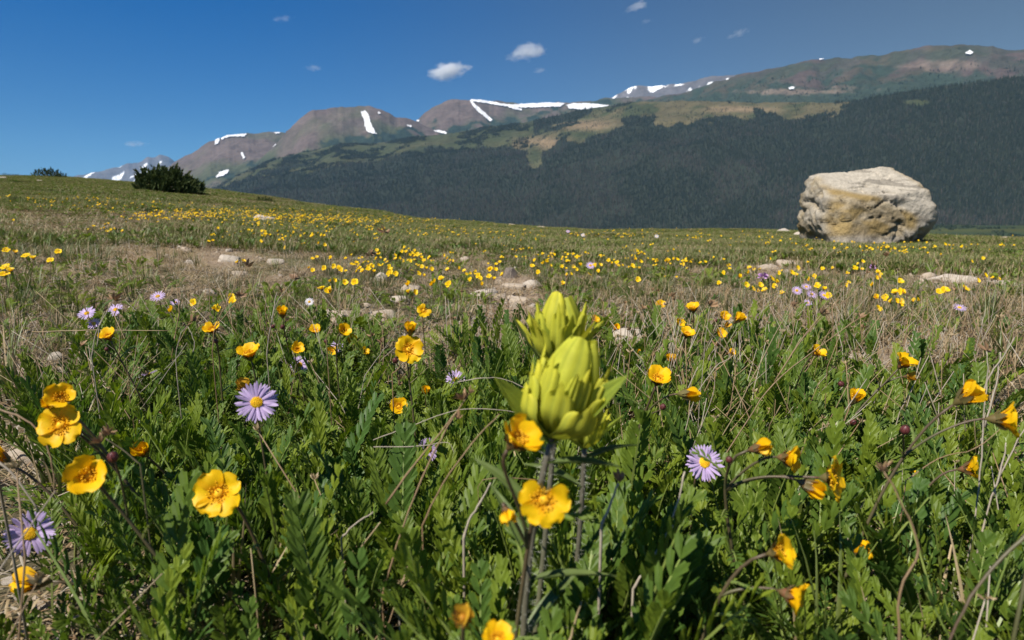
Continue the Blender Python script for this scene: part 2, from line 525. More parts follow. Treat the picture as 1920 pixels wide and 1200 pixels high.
def ridge_layer(name, pts, base, zb, seed, pw, rough, colour, mat, label, back=0.5, n_az=700, n_t=110, px0=-420, px1=2340, detail=1.0):
    """a mountain side rising from `base` metres away to the ridge line, and falling off behind it"""
    ra, rt, rD = skyline(pts)
    pxs = np.linspace(max(px0, pts[0][0]), min(px1, pts[-1][0]), n_az)
    a, _ = azte(pxs, np.full_like(pxs, 300.0))
    te = np.interp(a, ra, rt); D = np.interp(a, ra, rD)
    nz = fbm(a * 60, a * 0 + seed, seed, 5) - 0.5
    te = te + nz * 0.006 * detail
    zr = CAM.z + te * D
    B = base if np.isscalar(base) else np.interp(a, azte([b[0] for b in base], [300] * len(base))[0], [b[1] for b in base])
    if not np.isscalar(zb): zb = np.interp(a, azte([b[0] for b in zb], [300] * len(zb))[0], [b[1] for b in zb])
    t = np.concatenate([np.linspace(0, 1, n_t), 1 + np.linspace(0.05, 1, 14) * back])
    T = t[:, None]
    front = np.minimum(T, 1)
    r = B + (D - B) * T
    zz = zb + (zr - zb) * np.where(T <= 1, front ** pw, 1 - (T - 1) * 0.9)
    A = np.broadcast_to(a, r.shape)
    X, Y = r * np.sin(A), r * np.cos(A)
    sc = rough[0]
    rid = 1 - np.abs(2 * fbm(X / sc, Y / sc, seed, 5) - 1)
    env = np.clip(T, 0, 1) * (1 - np.clip(T, 0, 1) ** 6) * 1.6
    zz = zz + (rid - 0.75) * rough[1] * np.where(T <= 1, env, np.clip((T - 1) * 4, 0, 1))
    px, py, _ = proj(X, Y, zz)
    me = grid_mesh(name, np.stack([X, Y, zz], -1), colour(px, py, X, Y, zz, np.broadcast_to(T, r.shape)), mat)
    o = link(name, me)
    tag(o, label, kind='structure')
    return o, BVHTree.FromPolygons(np.stack([X, Y, zz], -1).reshape(-1, 3).tolist(), [tuple(p.vertices) for p in me.polygons])

M['mountain'] = attr_mat('mountain', (1 / 160, 1 / 35), (0.22, 0.30), 0.95, (1 / 60, 14))
M['peak'] = attr_mat('peak', (1 / 300, 1 / 90), (0.2, 0.3), 0.95, (1 / 200, 60))
ROCK = np.array([0.105, 0.080, 0.070]); TUNDRA = np.array([0.070, 0.074, 0.040]); PINE = np.array([0.022, 0.034, 0.024])
MEADOW = np.array([0.090, 0.078, 0.042]); SNOW = np.array([0.82, 0.84, 0.87]); GRASSY = np.array([0.043, 0.052, 0.026])

def lerp(a, b, t):
    return a + (b - a) * np.clip(t, 0, 1)[..., None]

def col_bare(line):
    lx, ly = [p[0] for p in line], [p[1] for p in line]
    def f(px, py, X, Y, Zz, T):
        n = fbm(X / 420, Y / 420, 41); n2 = fbm(X / 90, Y / 90, 42); n3 = fbm(X / 1100, Y / 1100, 43)
        c = ROCK * (0.8 + 0.4 * n2[..., None])
        c = lerp(c, TUNDRA, sstep(0.46, 0.62, n * 0.6 + n3 * 0.4 + (py - 250) / 900))
        below = py - np.interp(px, lx, ly)
        c = lerp(c, GRASSY, sstep(-26, 8, below + (n - 0.5) * 60) * sstep(0.42, 0.55, n2 * 0.5 + n * 0.5))
        c = lerp(c, PINE, sstep(-4, 4, below + (n2 - 0.52) * 95 + (n - 0.5) * 55))
        return c
    return f

def col_peak(thr, fx, fy):
    def f(px, py, X, Y, Zz, T):
        n = fbm(X / fx, Y / fy, 51, 5); c = np.broadcast_to(np.array([0.11, 0.10, 0.10]), px.shape + (3,)).copy()
        return lerp(c, SNOW, sstep(thr, thr + 0.04, n + 0.05 * (T - 0.5)))
    return f

ridge_layer('mountain', [(60, 345, 14000), (140, 330, 14000), (190, 321, 14000), (222, 312, 14000), (243, 304, 14000), (262, 302, 14000), (278, 293, 14000),
            (299, 290, 14000), (316, 296, 14000), (330, 305, 14000), (380, 330, 14000), (450, 350, 14000)], 11000, -60, 61, 1.1, (900, 260),
            col_peak(0.535, 170, 300), M['peak'], 'far blue peak streaked with snow behind the dark bush', n_az=260, detail=1.4)
ridge_layer('mountain', [(1080, 200, 9000), (1150, 181, 9000), (1168, 170, 9000), (1190, 162, 9000), (1216, 163, 9000), (1262, 158, 9000), (1300, 153, 9000),
            (1340, 143, 9000), (1362, 140, 9000), (1420, 137, 9000), (1500, 136, 9000), (1620, 150, 9000)], 7000, 200, 62, 1.1, (700, 190),
            col_peak(0.635, 110, 120), M['peak'], 'distant purple grey range with snow bands left of the right-hand mountain', n_az=260, detail=1.2)

def col_right(px, py, X, Y, Zz, T):
    n = fbm(X / 260, Y / 260, 71); n2 = fbm(X / 60, Y / 60, 72)
    c = lerp(ROCK * (0.55 + 0.35 * n2[..., None]), (TUNDRA * .45 + ROCK * .25), sstep(0.4, 0.6, n + (1700 - px) / 2600))
    c = lerp(c, PINE * 1.3, sstep(.50, .60, fbm(X / 150, Y / 150, 73)) * .5)
    treeline = np.interp(px, [1150, 1280, 1400, 1500, 1600, 1700, 1800, 1920, 2300], [195, 182, 160, 146, 138, 140, 142, 130, 120])
    c = lerp(c, PINE * 1.25, sstep(-10, 10, py - treeline + (n2 - 0.5) * 90 + (n - 0.5) * 50) * 0.9)
    c = lerp(c, np.array([0.15, 0.115, 0.09]), sstep(0.5, 0.9, blob(px, py, [(1760, 122, 90, 16, 1), (1490, 172, 130, 7, 1), (1600, 165, 60, 8, .8)]) + (n2 - 0.5) * 1.0) * 0.8)
    return c
MR, bvR = ridge_layer('mountain', [(1080, 215, 5200), (1200, 190, 5200), (1290, 172, 5000), (1340, 155, 4900), (1384, 140, 4800), (1440, 129, 4700), (1500, 117, 4600),
            (1541, 110, 4600), (1600, 107, 4500), (1640, 103, 4500), (1700, 93, 4400), (1740, 87, 4400), (1800, 84, 4400), (1860, 86, 4400), (1920, 95, 4400),
            (2050, 120, 4400), (2340, 160, 4400)], 3000, 150, 73, 1.05, (420, 130), col_right, M['mountain'],
            'broad grey green mountain with bare rocky top on the right', n_az=520)

TL = [(330, 352), (410, 352), (440, 334), (520, 300), (580, 284), (650, 268), (700, 262), (760, 250), (840, 246), (920, 238), (1000, 226), (1100, 206), (1300, 196)]
ML1, bvL1 = ridge_layer('mountain', [(240, 356, 6600), (300, 322, 6500), (330, 303, 6500), (368, 282, 6400), (400, 264, 6300), (425, 256, 6300), (460, 251, 6300), (490, 248, 6300),
            (520, 247, 6300), (545, 250, 6300), (600, 260, 6300), (700, 300, 6300)], 4300, -60, 63, 1.15, (420, 110), col_bare(TL), M['mountain'],
            'low brown shoulder with a snow rim left of the domed mountain', n_az=320)
ML3, bvL3 = ridge_layer('mountain', [(680, 290, 6200), (740, 250, 6100), (772, 236, 6000), (790, 219, 6000), (812, 201, 6000), (832, 188, 6000), (856, 186, 6000), (884, 186, 6000),
            (930, 190, 6000), (980, 193, 6000), (1040, 192, 6000), (1100, 189, 6000), (1150, 184, 6000), (1200, 181, 6000), (1290, 184, 6000), (1400, 200, 6000)],
            4000, -60, 64, 1.15, (420, 120), col_bare(TL), M['mountain'], 'dark flat-topped mountain carrying long snow bands in the middle', n_az=460)
ML2, bvL2 = ridge_layer('mountain', [(380, 372, 5600), (430, 345, 5600), (470, 312, 5600), (498, 290, 5500), (520, 266, 5500), (548, 238, 5500), (570, 217, 5500), (588, 207, 5500), (625, 204, 5500),
            (660, 199, 5500), (692, 196, 5500), (712, 205, 5500), (740, 217, 5500), (775, 228, 5500), (800, 238, 5500), (840, 248, 5500), (900, 258, 5500), (1000, 280, 5500)],
            3900, -60, 65, 1.2, (380, 110), col_bare(TL), M['mountain'], 'brown domed mountain with one broad snow gully', n_az=460)

BENCH = [(985, 282), (1002, 262), (1075, 228), (1125, 207), (1200, 190), (1300, 184), (1420, 190), (1540, 189), (1596, 192), (1580, 206), (1552, 220), (1490, 222),
         (1400, 214), (1330, 226), (1250, 236), (1180, 233), (1120, 249), (1040, 266)]
GREENS = [(690, 285, 60, 16, 1), (1002, 292, 16, 22, 1), (900, 250, 110, 14, .9), (800, 258, 60, 9, .8), (1722, 193, 26, 6, 1), (620, 300, 30, 8, .7)]
FL = [(330, 372, 3800), (400, 356, 3800), (430, 338, 3800), (480, 312, 3800), (520, 296, 3800), (580, 284, 3800), (640, 270, 3700), (700, 270, 3700), (760, 258, 3600), (850, 250, 3500),
      (900, 240, 3500), (1000, 228, 3400), (1080, 206, 3300), (1200, 191, 3200), (1300, 189, 3100), (1420, 193, 3000), (1590, 191, 2900), (1640, 182, 2850), (1700, 172, 2800),
      (1800, 158, 2750), (1920, 145, 2700), (2100, 128, 2700), (2340, 118, 2700)]
def openness(px, py, X, Y):
    """0 = closed forest, 1 = open ground"""
    n = fbm(X / 70, Y / 70, 81); n2 = fbm(X / 260, Y / 260, 82)
    j = (n - 0.5) * 46 + (n2 - 0.5) * 30
    op = inpoly(px, py + j, BENCH).astype(float)
    top = np.interp(px, [410, 500, 600, 700, 760, 850, 940, 990, 1010], [352, 322, 308, 300, 288, 276, 268, 280, 200])
    op = np.maximum(op, (py < top + j * 1.2) * (px < 1000) * (0.55 + 0.45 * (n2 > 0.5)))
    return np.maximum(op, blob(px, py, GREENS) > 0.45 + (n - 0.5) * 0.8)
def col_forest(px, py, X, Y, Zz, T):
    n = fbm(X / 60, Y / 60, 83); n2 = fbm(X / 200, Y / 200, 84)
    op = openness(px, py, X, Y)
    c = np.broadcast_to(np.array([0.022, 0.028, 0.02]), px.shape + (3,))
    om = lerp(np.broadcast_to(MEADOW, px.shape + (3,)), GRASSY, sstep(0.4, 0.62, n * 0.5 + n2 * 0.5))
    om = lerp(om, np.array([0.17, 0.125, 0.075]), blob(px, py, [(1020, 268, 50, 12, 1), (1100, 235, 60, 10, .9), (1390, 205, 70, 6, .9)]))
    om = lerp(om, GRASSY, blob(px, py, GREENS))
    om = lerp(om, GRASSY, (px < 960) * 0.6)
    return lerp(c, om, op)
MF, bvF = ridge_layer('hill', FL, [(300, 2400), (900, 2000), (1500, 1900), (1700, 1950), (1800, 2050), (2340, 2000)], [(300, -75), (1500, -75), (1690, -62), (1790, -31), (2340, -29)], 85, 1.0, (330, 60), col_forest, M['mountain'],
            'forested valley side with an open bench meadow near its top', n_az=900, n_t=150, detail=0.6)

# snowfields: thin sheets of old snow lying in the gullies and along the ridges
sm, sn, sn_l, sp, _ = nodes('snow')
sn_l.new(mixc(sn, sn_l, noise(sn, sn_l, 1 / 40, 4), (0.52, 0.53, 0.56), (0.74, 0.75, 0.78)), sp.inputs['Base Color'])
sp.inputs['Roughness'].default_value = 0.7
SNOWS = [
 (bvL1, [(402, 272), (405, 262), (413, 257), (411, 266), (405, 273)], 'small snow patch at the left end of the ridge rim'),
 (bvL1, [(414, 260), (425, 255), (445, 253), (462, 252), (459, 257), (440, 257), (425, 259), (416, 263)], 'curved snow rim along the low left ridge'),
 (bvL1, [(514, 249), (524, 248), (525, 251), (516, 252)], 'tiny snow spot where the left ridge meets the dome'),
 (bvL1, [(405, 334), (411, 325), (420, 321), (430, 319), (428, 325), (417, 332)], 'slanting snow patch low on the left slope'),
 (bvL1, [(451, 288), (455, 287), (459, 296), (456, 300), (453, 294)], 'narrow snow streak below the left ridge'),
 (bvL2, [(487, 278), (492, 276), (492, 284), (488, 285)], 'upright snow fleck left of the dome'),
 (bvL2, [(509, 273), (513, 269), (518, 272), (512, 276)], 'little snow fleck on the left edge of the dome'),
 (bvL2, [(677, 211), (684, 209), (690, 214), (693, 224), (697, 236), (702, 247), (707, 253), (698, 252), (688, 248), (684, 238), (683, 226), (678, 218)], 'broad white snow gully on the domed mountain'),
 (bvL2, [(762, 235), (772, 237), (773, 240), (764, 238)], 'small snow fleck right of the broad gully'),
 (bvL2, [(708, 211), (714, 213), (714, 216), (709, 214)], 'snow dot just under the dome crest'),
 (bvL3, [(811, 246), (824, 246), (838, 249), (836, 252), (822, 250)], 'thin snow streak at the saddle foot'),
 (bvL3, [(780, 226), (786, 226), (786, 229), (781, 229)], 'snow dot in the saddle'),
 (bvL3, [(880, 189), (884, 188), (892, 198), (903, 207), (914, 217), (923, 226), (919, 229), (908, 220), (896, 210), (886, 200)], 'thin diagonal snow stripe on the flat-topped mountain'),
 (bvL3, [(882, 187), (900, 188), (925, 192), (950, 197), (951, 201), (930, 198), (905, 194), (886, 191)], 'upper left snow band on the flat-topped mountain'),
 (bvL3, [(938, 197), (960, 197), (1000, 195), (1030, 193), (1060, 195), (1050, 201), (1020, 202), (985, 203), (962, 203)], 'long middle snow band under the flat crest'),
 (bvL3, [(950, 200), (962, 201), (980, 206), (978, 209), (962, 206)], 'short snow tail below the long middle band'),
 (bvL3, [(1062, 199), (1075, 195), (1100, 195), (1125, 197), (1142, 199), (1133, 204), (1105, 207), (1080, 206), (1066, 204)], 'wide right snow band under the flat crest'),
 (bvR, [(1478, 167), (1484, 164), (1490, 166), (1488, 170), (1480, 170)], 'snow patch on the tan bench of the right mountain'),
 (bvR, [(1810, 102), (1818, 96), (1824, 99), (1823, 104), (1814, 104)], 'snow patch near the right mountain top'),
 (bvR, [(1535, 111), (1542, 110), (1544, 113), (1537, 114)], 'snow fleck on the right mountain skyline'),
]
for bv, poly, lab in SNOWS:
    pts = []
    for i in range(len(poly)):                                   # a ragged edge
        a, b = poly[i], poly[(i + 1) % len(poly)]
        n = max(1, int(math.dist(a, b) / 1.6))
        for k in range(n):
            t = k / n
            pts.append(Vector((a[0] + (b[0] - a[0]) * t + RND.uniform(-1.1, 1.1), a[1] + (b[1] - a[1]) * t + RND.uniform(-.9, .9))))
    nb = len(pts)
    x0, x1 = min(p.x for p in pts), max(p.x for p in pts); y0, y1 = min(p.y for p in pts), max(p.y for p in pts)
    gx = np.arange(x0, x1, 1.5); gy = np.arange(y0, y1, 1.1)
    GX, GY = np.meshgrid(gx, gy)
    ins = inpoly(GX, GY, [tuple(p) for p in poly])
    pts += [Vector((float(a), float(b))) for a, b in zip(GX[ins], GY[ins])]
    vv, _, ff, *_ = geometry.delaunay_2d_cdt(pts, [], [list(range(nb))], 1, 0.05)
    out = []
    for p in vv:
        d = (at(p.x, p.y, 1) - CAM).normalized()
        h = bv.ray_cast(CAM, d)[0]
        k = 0
        while h is None and k < 12:                              # just above the skyline: lay the edge on the ridge
            k += 1
            h = bv.ray_cast(CAM, (at(p.x, p.y + k * 0.7, 1) - CAM).normalized())[0]
        out.append(h)
    ok = [i for i, h in enumerate(out) if h is not None]
    mp = {i: k for k, i in enumerate(ok)}
    me = bpy.data.meshes.new('snowfield')
    me.from_pydata([out[i] + Vector((0, 0, 7)) - out[i].normalized() * 10 for i in ok], [], [tuple(mp[i] for i in f) for f in ff if all(i in mp for i in f)])
    me.materials.append(sm)
    tag(link('snow', me), lab, kind='structure')

# ------------------------------------------------------------------ scattering masses nobody could count
def scatter(name, pts, rot, scl, idx, sources, label, kind='stuff', parent=None):
    pts = np.asarray(pts, np.float32).reshape(-1, 3)
    me = bpy.data.meshes.new(name)
    me.vertices.add(len(pts)); me.vertices.foreach_set('co', pts.ravel())
    a = me.attributes.new('rot', 'FLOAT_VECTOR', 'POINT'); a.data.foreach_set('vector', np.asarray(rot, np.float32).ravel())
    a = me.attributes.new('scl', 'FLOAT_VECTOR', 'POINT')
    scl = np.asarray(scl, np.float32)
    if scl.ndim == 1: scl = np.repeat(scl[:, None], 3, 1)
    a.data.foreach_set('vector', scl.ravel())
    a = me.attributes.new('idx', 'INT', 'POINT'); a.data.foreach_set('value', np.asarray(idx, np.int32))
    me.update()
    o = link(name, me, parent)
    tag(o, label, kind=kind)
    ng = bpy.data.node_groups.new(name, 'GeometryNodeTree')
    ng.interface.new_socket('Geometry', in_out='INPUT', socket_type='NodeSocketGeometry')
    ng.interface.new_socket('Geometry', in_out='OUTPUT', socket_type='NodeSocketGeometry')
    n, l = ng.nodes, ng.links
    gi, go = n.new('NodeGroupInput'), n.new('NodeGroupOutput')
    ip = n.new('GeometryNodeInstanceOnPoints')
    join = n.new('GeometryNodeGeometryToInstance')
    for s in reversed(sources):
        oi = n.new('GeometryNodeObjectInfo'); oi.inputs['Object'].default_value = s
        l.new(oi.outputs['Geometry'], join.inputs[0])
    l.new(gi.outputs[0], ip.inputs['Points']); l.new(join.outputs[0], ip.inputs['Instance'])
    ip.inputs['Pick Instance'].default_value = True
    for nm, ty, sock in (('rot', 'FLOAT_VECTOR', 'Rotation'), ('scl', 'FLOAT_VECTOR', 'Scale'), ('idx', 'INT', 'Instance Index')):
        na = n.new('GeometryNodeInputNamedAttribute'); na.data_type = ty; na.inputs['Name'].default_value = nm
        l.new(na.outputs['Attribute'], ip.inputs[sock])
    l.new(ip.outputs[0], go.inputs[0])
    md = o.modifiers.new('scatter', 'NODES'); md.node_group = ng
    return o

def source(mb, name, mats, smooth=True):
    return bpy.data.objects.new(name, mb.mesh(name, mats, smooth))      # not linked: only the scatter shows it

# conifers of the far wood
def conifer(seed, slim, dead):
    r = random.Random(seed); mb = MB(); H = 13.0; Wd = H * slim
    mb.tube([(0, 0, -1), (0, 0, H * 0.96)], [0.22, 0.04], 4, 1)
    L = 7
    for k in range(L):
        z0 = H * (0.06 + 0.86 * k / L); z1 = z0 + H * 0.24
        w = Wd * (1 - k / (L + 0.3)) * r.uniform(0.8, 1.15)
        n = 7; vs = [(0, 0, min(z1, H))]
        for i in range(n):
            a = 2 * PI * (i + r.random() * 0.6) / n; q = w * r.uniform(0.45, 1.1)
            vs.append((q * math.cos(a), q * math.sin(a), z0 - r.uniform(0, 0.7)))
        fs = [(0, 1 + i, 1 + (i + 1) % n) for i in range(n) if not (dead and r.random() < 0.4)]
        mb.add(vs, fs, 0)
    return mb
M['needle'] = leafy('needle', (0.008, 0.016, 0.011), (0.012, 0.021, 0.014), (0.034, 0.044, 0.030), 0.8, 0.0, 0.2)
M['needle_grey'] = leafy('needle_grey', (0.08, 0.075, 0.065), (0.12, 0.11, 0.095), (0.04, 0.038, 0.034), 0.9, 0.0, 0.1)
M['trunk'] = plain('trunk', (0.10, 0.085, 0.07), (0.15, 0.13, 0.11), 4)
conifers = [source(conifer(1, .15, False), 'conifer', [M['needle'], M['trunk']], False), source(conifer(2, .19, False), 'conifer', [M['needle'], M['trunk']], False),
            source(conifer(3, .12, False), 'conifer', [M['needle'], M['trunk']], False), source(conifer(4, .12, True), 'conifer', [M['needle_grey'], M['trunk']], False),
            source(conifer(5, .10, True), 'conifer', [M['needle_grey'], M['trunk']], False)]
N = 120000
co = np.zeros(len(MF.data.vertices) * 3, np.float32); MF.data.vertices.foreach_get('co', co); co = co.reshape(-1, 900, 3)
n_t = 150
ti = NR.uniform(0, n_t + 3, N); aj = NR.uniform(0, 899, N) 
i0, j0 = ti.astype(int), aj.astype(int); fi, fj = (ti - i0)[:, None], (aj - j0)[:, None]
P = (co[i0, j0] * (1 - fi) * (1 - fj) + co[i0 + 1, j0] * fi * (1 - fj) + co[i0, j0 + 1] * (1 - fi) * fj + co[i0 + 1, j0 + 1] * fi * fj)
px, py, _ = proj(P[:, 0], P[:, 1], P[:, 2])
op = openness(px, py, P[:, 0], P[:, 1])
stand = fbm(P[:, 0] / 140, P[:, 1] / 140, 91)
keep = (NR.random(N) < np.where(op > 0.3, np.where(px < 990, 0.75 * sstep(.50, .58, fbm(P[:, 0] / 75, P[:, 1] / 75, 95)), .03 + .5 * sstep(.50, .62, fbm(P[:, 0] / 45, P[:, 1] / 45, 96))), 0.92)) & (py < 470)
kl = keep & (op > 0.3) & (px < 990)
extra = np.concatenate([P[kl] + np.stack([NR.normal(0, 9, kl.sum()), NR.normal(0, 9, kl.sum()), np.full(kl.sum(), -1.0)], 1) for _ in range(3)])
P = P[keep]; stand = stand[keep]; op = op[keep]; n = len(P); py = py[keep]; px = px[keep]
deadp = 0.10 + 0.62 * sstep(0.42, 0.62, stand) * sstep(200, 300, py)
sc_t = NR.uniform(0.6, 1.15, n) * np.where(op > 0.3, 0.6, 1.0)
m_ = (op > 0.3) & (px < 990)
sc_t = np.where(m_, sc_t * 1.35, sc_t); wide = NR.uniform(.9, 1.3, n) * np.where(m_, 1.7, 1)
P = np.concatenate([P, extra]); k_ = len(extra); s_x = NR.uniform(.45, .9, k_)
sc_t = np.concatenate([sc_t, s_x]); wide = np.concatenate([wide, NR.uniform(1.4, 2.2, k_)]); deadp = np.concatenate([deadp, np.full(k_, .03)]); n = len(P)
scatter('forest', P, np.stack([np.zeros(n), np.zeros(n), NR.uniform(0, 6.28, n)], 1), np.stack([sc_t * wide] * 2 + [sc_t], 1),
        np.where(NR.random(n) < deadp, NR.integers(3, 5, n), NR.integers(0, 3, n)), conifers, 'dark conifer forest with grey dead trees covering the far valley side')
# clumps of stunted trees above the treeline on the mountains behind, and willows on the valley floor
pts = []
for ob, nn, t_hi in ((ML1, 320, 60), (ML2, 460, 60), (ML3, 460, 80), (MR, 520, 105)):
    co = np.zeros(len(ob.data.vertices) * 3, np.float32); ob.data.vertices.foreach_get('co', co); co = co.reshape(-1, nn, 3)
    q = co[NR.integers(0, t_hi, 9000), NR.integers(0, nn, 9000)] + NR.uniform(-9, 9, (9000, 3)) * np.array([1, 1, 0])
    px, py, _ = proj(q[:, 0], q[:, 1], q[:, 2])
    lim = np.interp(px, [p[0] for p in TL], [p[1] for p in TL]) if ob is not MR else np.interp(px, [1150, 1400, 1600, 1920, 2300], [190, 160, 138, 128, 120])
    k = (py - lim + (fbm(q[:, 0] / 110, q[:, 1] / 110, 92) - 0.5) * 160 > -6)
    pts.append(q[k])
q = np.concatenate(pts); n = len(q)
s2 = NR.uniform(0.5, 1.0, n)
scatter('stunted_trees', q - np.array([0, 0, 2]), np.stack([np.zeros(n)] * 2 + [NR.uniform(0, 6.28, n)], 1), np.stack([s2 * 1.9, s2 * 1.9, s2], 1), NR.integers(0, 3, n),
        conifers[:3], 'scattered dark clumps of stunted trees around the treeline of the far mountains')
a = NR.uniform(0.30, 0.85, 3200); r = NR.uniform(900, 2150, 3200)
wx, wy = r * np.sin(a), r * np.cos(a)
k = fbm(wx / 90, wy / 60, 93) > 0.47; wx, wy = wx[k], wy[k]; n = len(wx)
wb = MB()
for i in range(60):
    c = Vector((RND.gauss(0, 1.3), RND.gauss(0, 1.3), RND.uniform(0.3, 2.6))); d = Vector((RND.gauss(0, 1), RND.gauss(0, 1), RND.gauss(0.4, 1))).normalized()
    e = d.orthogonal().normalized() * RND.uniform(.3, .6); f = d.cross(e)
    wb.add([c - e, c + f, c + e, c - f + d * .3], [(0, 1, 2), (0, 2, 3)])
M['willow'] = leafy('willow', (0.03, 0.048, 0.02), (0.045, 0.065, 0.024), (0.025, 0.045, 0.02), 0.6, 0.2)
scatter('valley_bushes', np.stack([wx, wy, zground(wx, wy)], 1), np.stack([np.zeros(n)] * 2 + [NR.uniform(0, 6.28, n)], 1), NR.uniform(0.8, 2.2, n), np.zeros(n), [source(wb, 'willow', [M['willow']])],
        'green willow thickets dotted over the valley floor on the right')

# ------------------------------------------------------------------ clouds (above the haze) and the haze itself
def cloud_mat(i, dens, stretch, thr):
    m = bpy.data.materials.new('cloud'); m.use_nodes = True
    n, l = m.node_tree.nodes, m.node_tree.links; n.clear()
    out = n.new('ShaderNodeOutputMaterial'); pv = n.new('ShaderNodeVolumePrincipled')
    tcn = n.new('ShaderNodeTexCoord'); mp = n.new('ShaderNodeMapping'); mp.inputs['Scale'].default_value = stretch
    mp.inputs['Location'].default_value = (i * 3.7, i * 1.3, 0)
    l.new(tcn.outputs['Object'], mp.inputs['Vector'])
    nz = noise(n, l, 1.7, 6, mp.outputs['Vector'], 0.62)
    ln = n.new('ShaderNodeVectorMath'); ln.operation = 'LENGTH'; l.new(tcn.outputs['Object'], ln.inputs[0])
    fall = rng(n, l, ln.outputs['Value'], 0.05, 0.95, 0.30, -0.42)
    ad = n.new('ShaderNodeMath'); ad.operation = 'ADD'; l.new(nz, ad.inputs[0]); l.new(fall, ad.inputs[1])
    dn = rng(n, l, ad.outputs[0], thr, thr + 0.22, 0, dens)
    l.new(dn, pv.inputs['Density'])
    pv.inputs['Color'].default_value = (0.97, 0.97, 0.98, 1); pv.inputs['Anisotropy'].default_value = 0.2
    l.new(pv.outputs[0], out.inputs['Volume'])
    return m
CLOUDS = [(838, 132, 118, 50, -.06, 0.012, 'largest puffy white cloud, above the flat-topped mountain', .50), (990, 97, 132, 48, -.15, 0.006, 'ragged white cloud high up right of the largest cloud', .52),
          (530, 35, 62, 24, -.2, 0.0028, 'faint small cloud alone high in the left sky', .54), (588, 128, 54, 20, 0, 0.003, 'small faint cloud over the domed mountain', .54),
          (1197, 11, 78, 26, -.3, 0.006, 'slanting white wisp at the top edge of the sky', .52), (1012, 132, 46, 20, -.2, 0.003, 'small faint puff under the ragged cloud', .54),
          (1212, 41, 40, 16, -.1, 0.003, 'tiny faint puff below the slanting wisp', .54), (1384, 62, 76, 22, -.3, 0.0028, 'thin long wisp in the grey right sky', .54),
          (1307, 76, 50, 18, -.2, 0.0026, 'short thin wisp left of the long wisp', .54), (255, 270, 66, 22, 0, 0.0018, 'barely visible cloud low over the blue peak', .54)]
bx = MB(); bx.ball((0, 0, 0), 1.0, 0, 20, 12)
for i, (cx, cy, w, h, tilt, dens, lab, thr) in enumerate(CLOUDS):
    d = (at(cx, cy, 1) - CAM); te = d.z / math.hypot(d.x, d.y)
    H = 2300.0
    p = CAM + d * (H / d.z)
    dep = (p - CAM).dot(FWD)
    a, b = w / 2 / F * dep * 1.35, h / 2 / F * dep * 1.35
    while p.z - b - a * abs(tilt) < 1480: p = p + d * 60; dep = (p - CAM).dot(FWD); a, b = w / 2 / F * dep * 1.35, h / 2 / F * dep * 1.35
    me = bx.mesh('cloud', [cloud_mat(i, dens, (1.25 * max(1, a / b * .55), 1.2, 1.25), thr)])
    o = link('cloud', me)
    o.location = p; o.scale = (a, a * 0.7, b)
    o.rotation_euler = (0, tilt, -math.atan2(p.x, p.y))
    tag(o, lab, 'cloud', 'small clouds in the blue sky')
hm = bpy.data.materials.new('haze'); hm.use_nodes = True
hn, hl = hm.node_tree.nodes, hm.node_tree.links; hn.clear()
ho, hv = hn.new('ShaderNodeOutputMaterial'), hn.new('ShaderNodeVolumePrincipled')
hv.inputs['Density'].default_value = 2.9e-5
hv.inputs['Color'].default_value = (0.26, 0.56, 0.95, 1)
hl.new(hv.outputs[0], ho.inputs['Volume'])
hb = MB()
x, z0, z1 = 24000, -120, 1420
hb.add([(-x, -x, z0), (x, -x, z0), (x, x, z0), (-x, x, z0), (-x, -x, z1), (x, -x, z1), (x, x, z1), (-x, x, z1)],
       [(3, 2, 1, 0), (4, 5, 6, 7), (0, 1, 5, 4), (1, 2, 6, 5), (2, 3, 7, 6), (3, 0, 4, 7)])
tag(link('haze', hb.mesh('haze', [hm], False)), 'thin pale blue haze filling the valley air', kind='stuff')
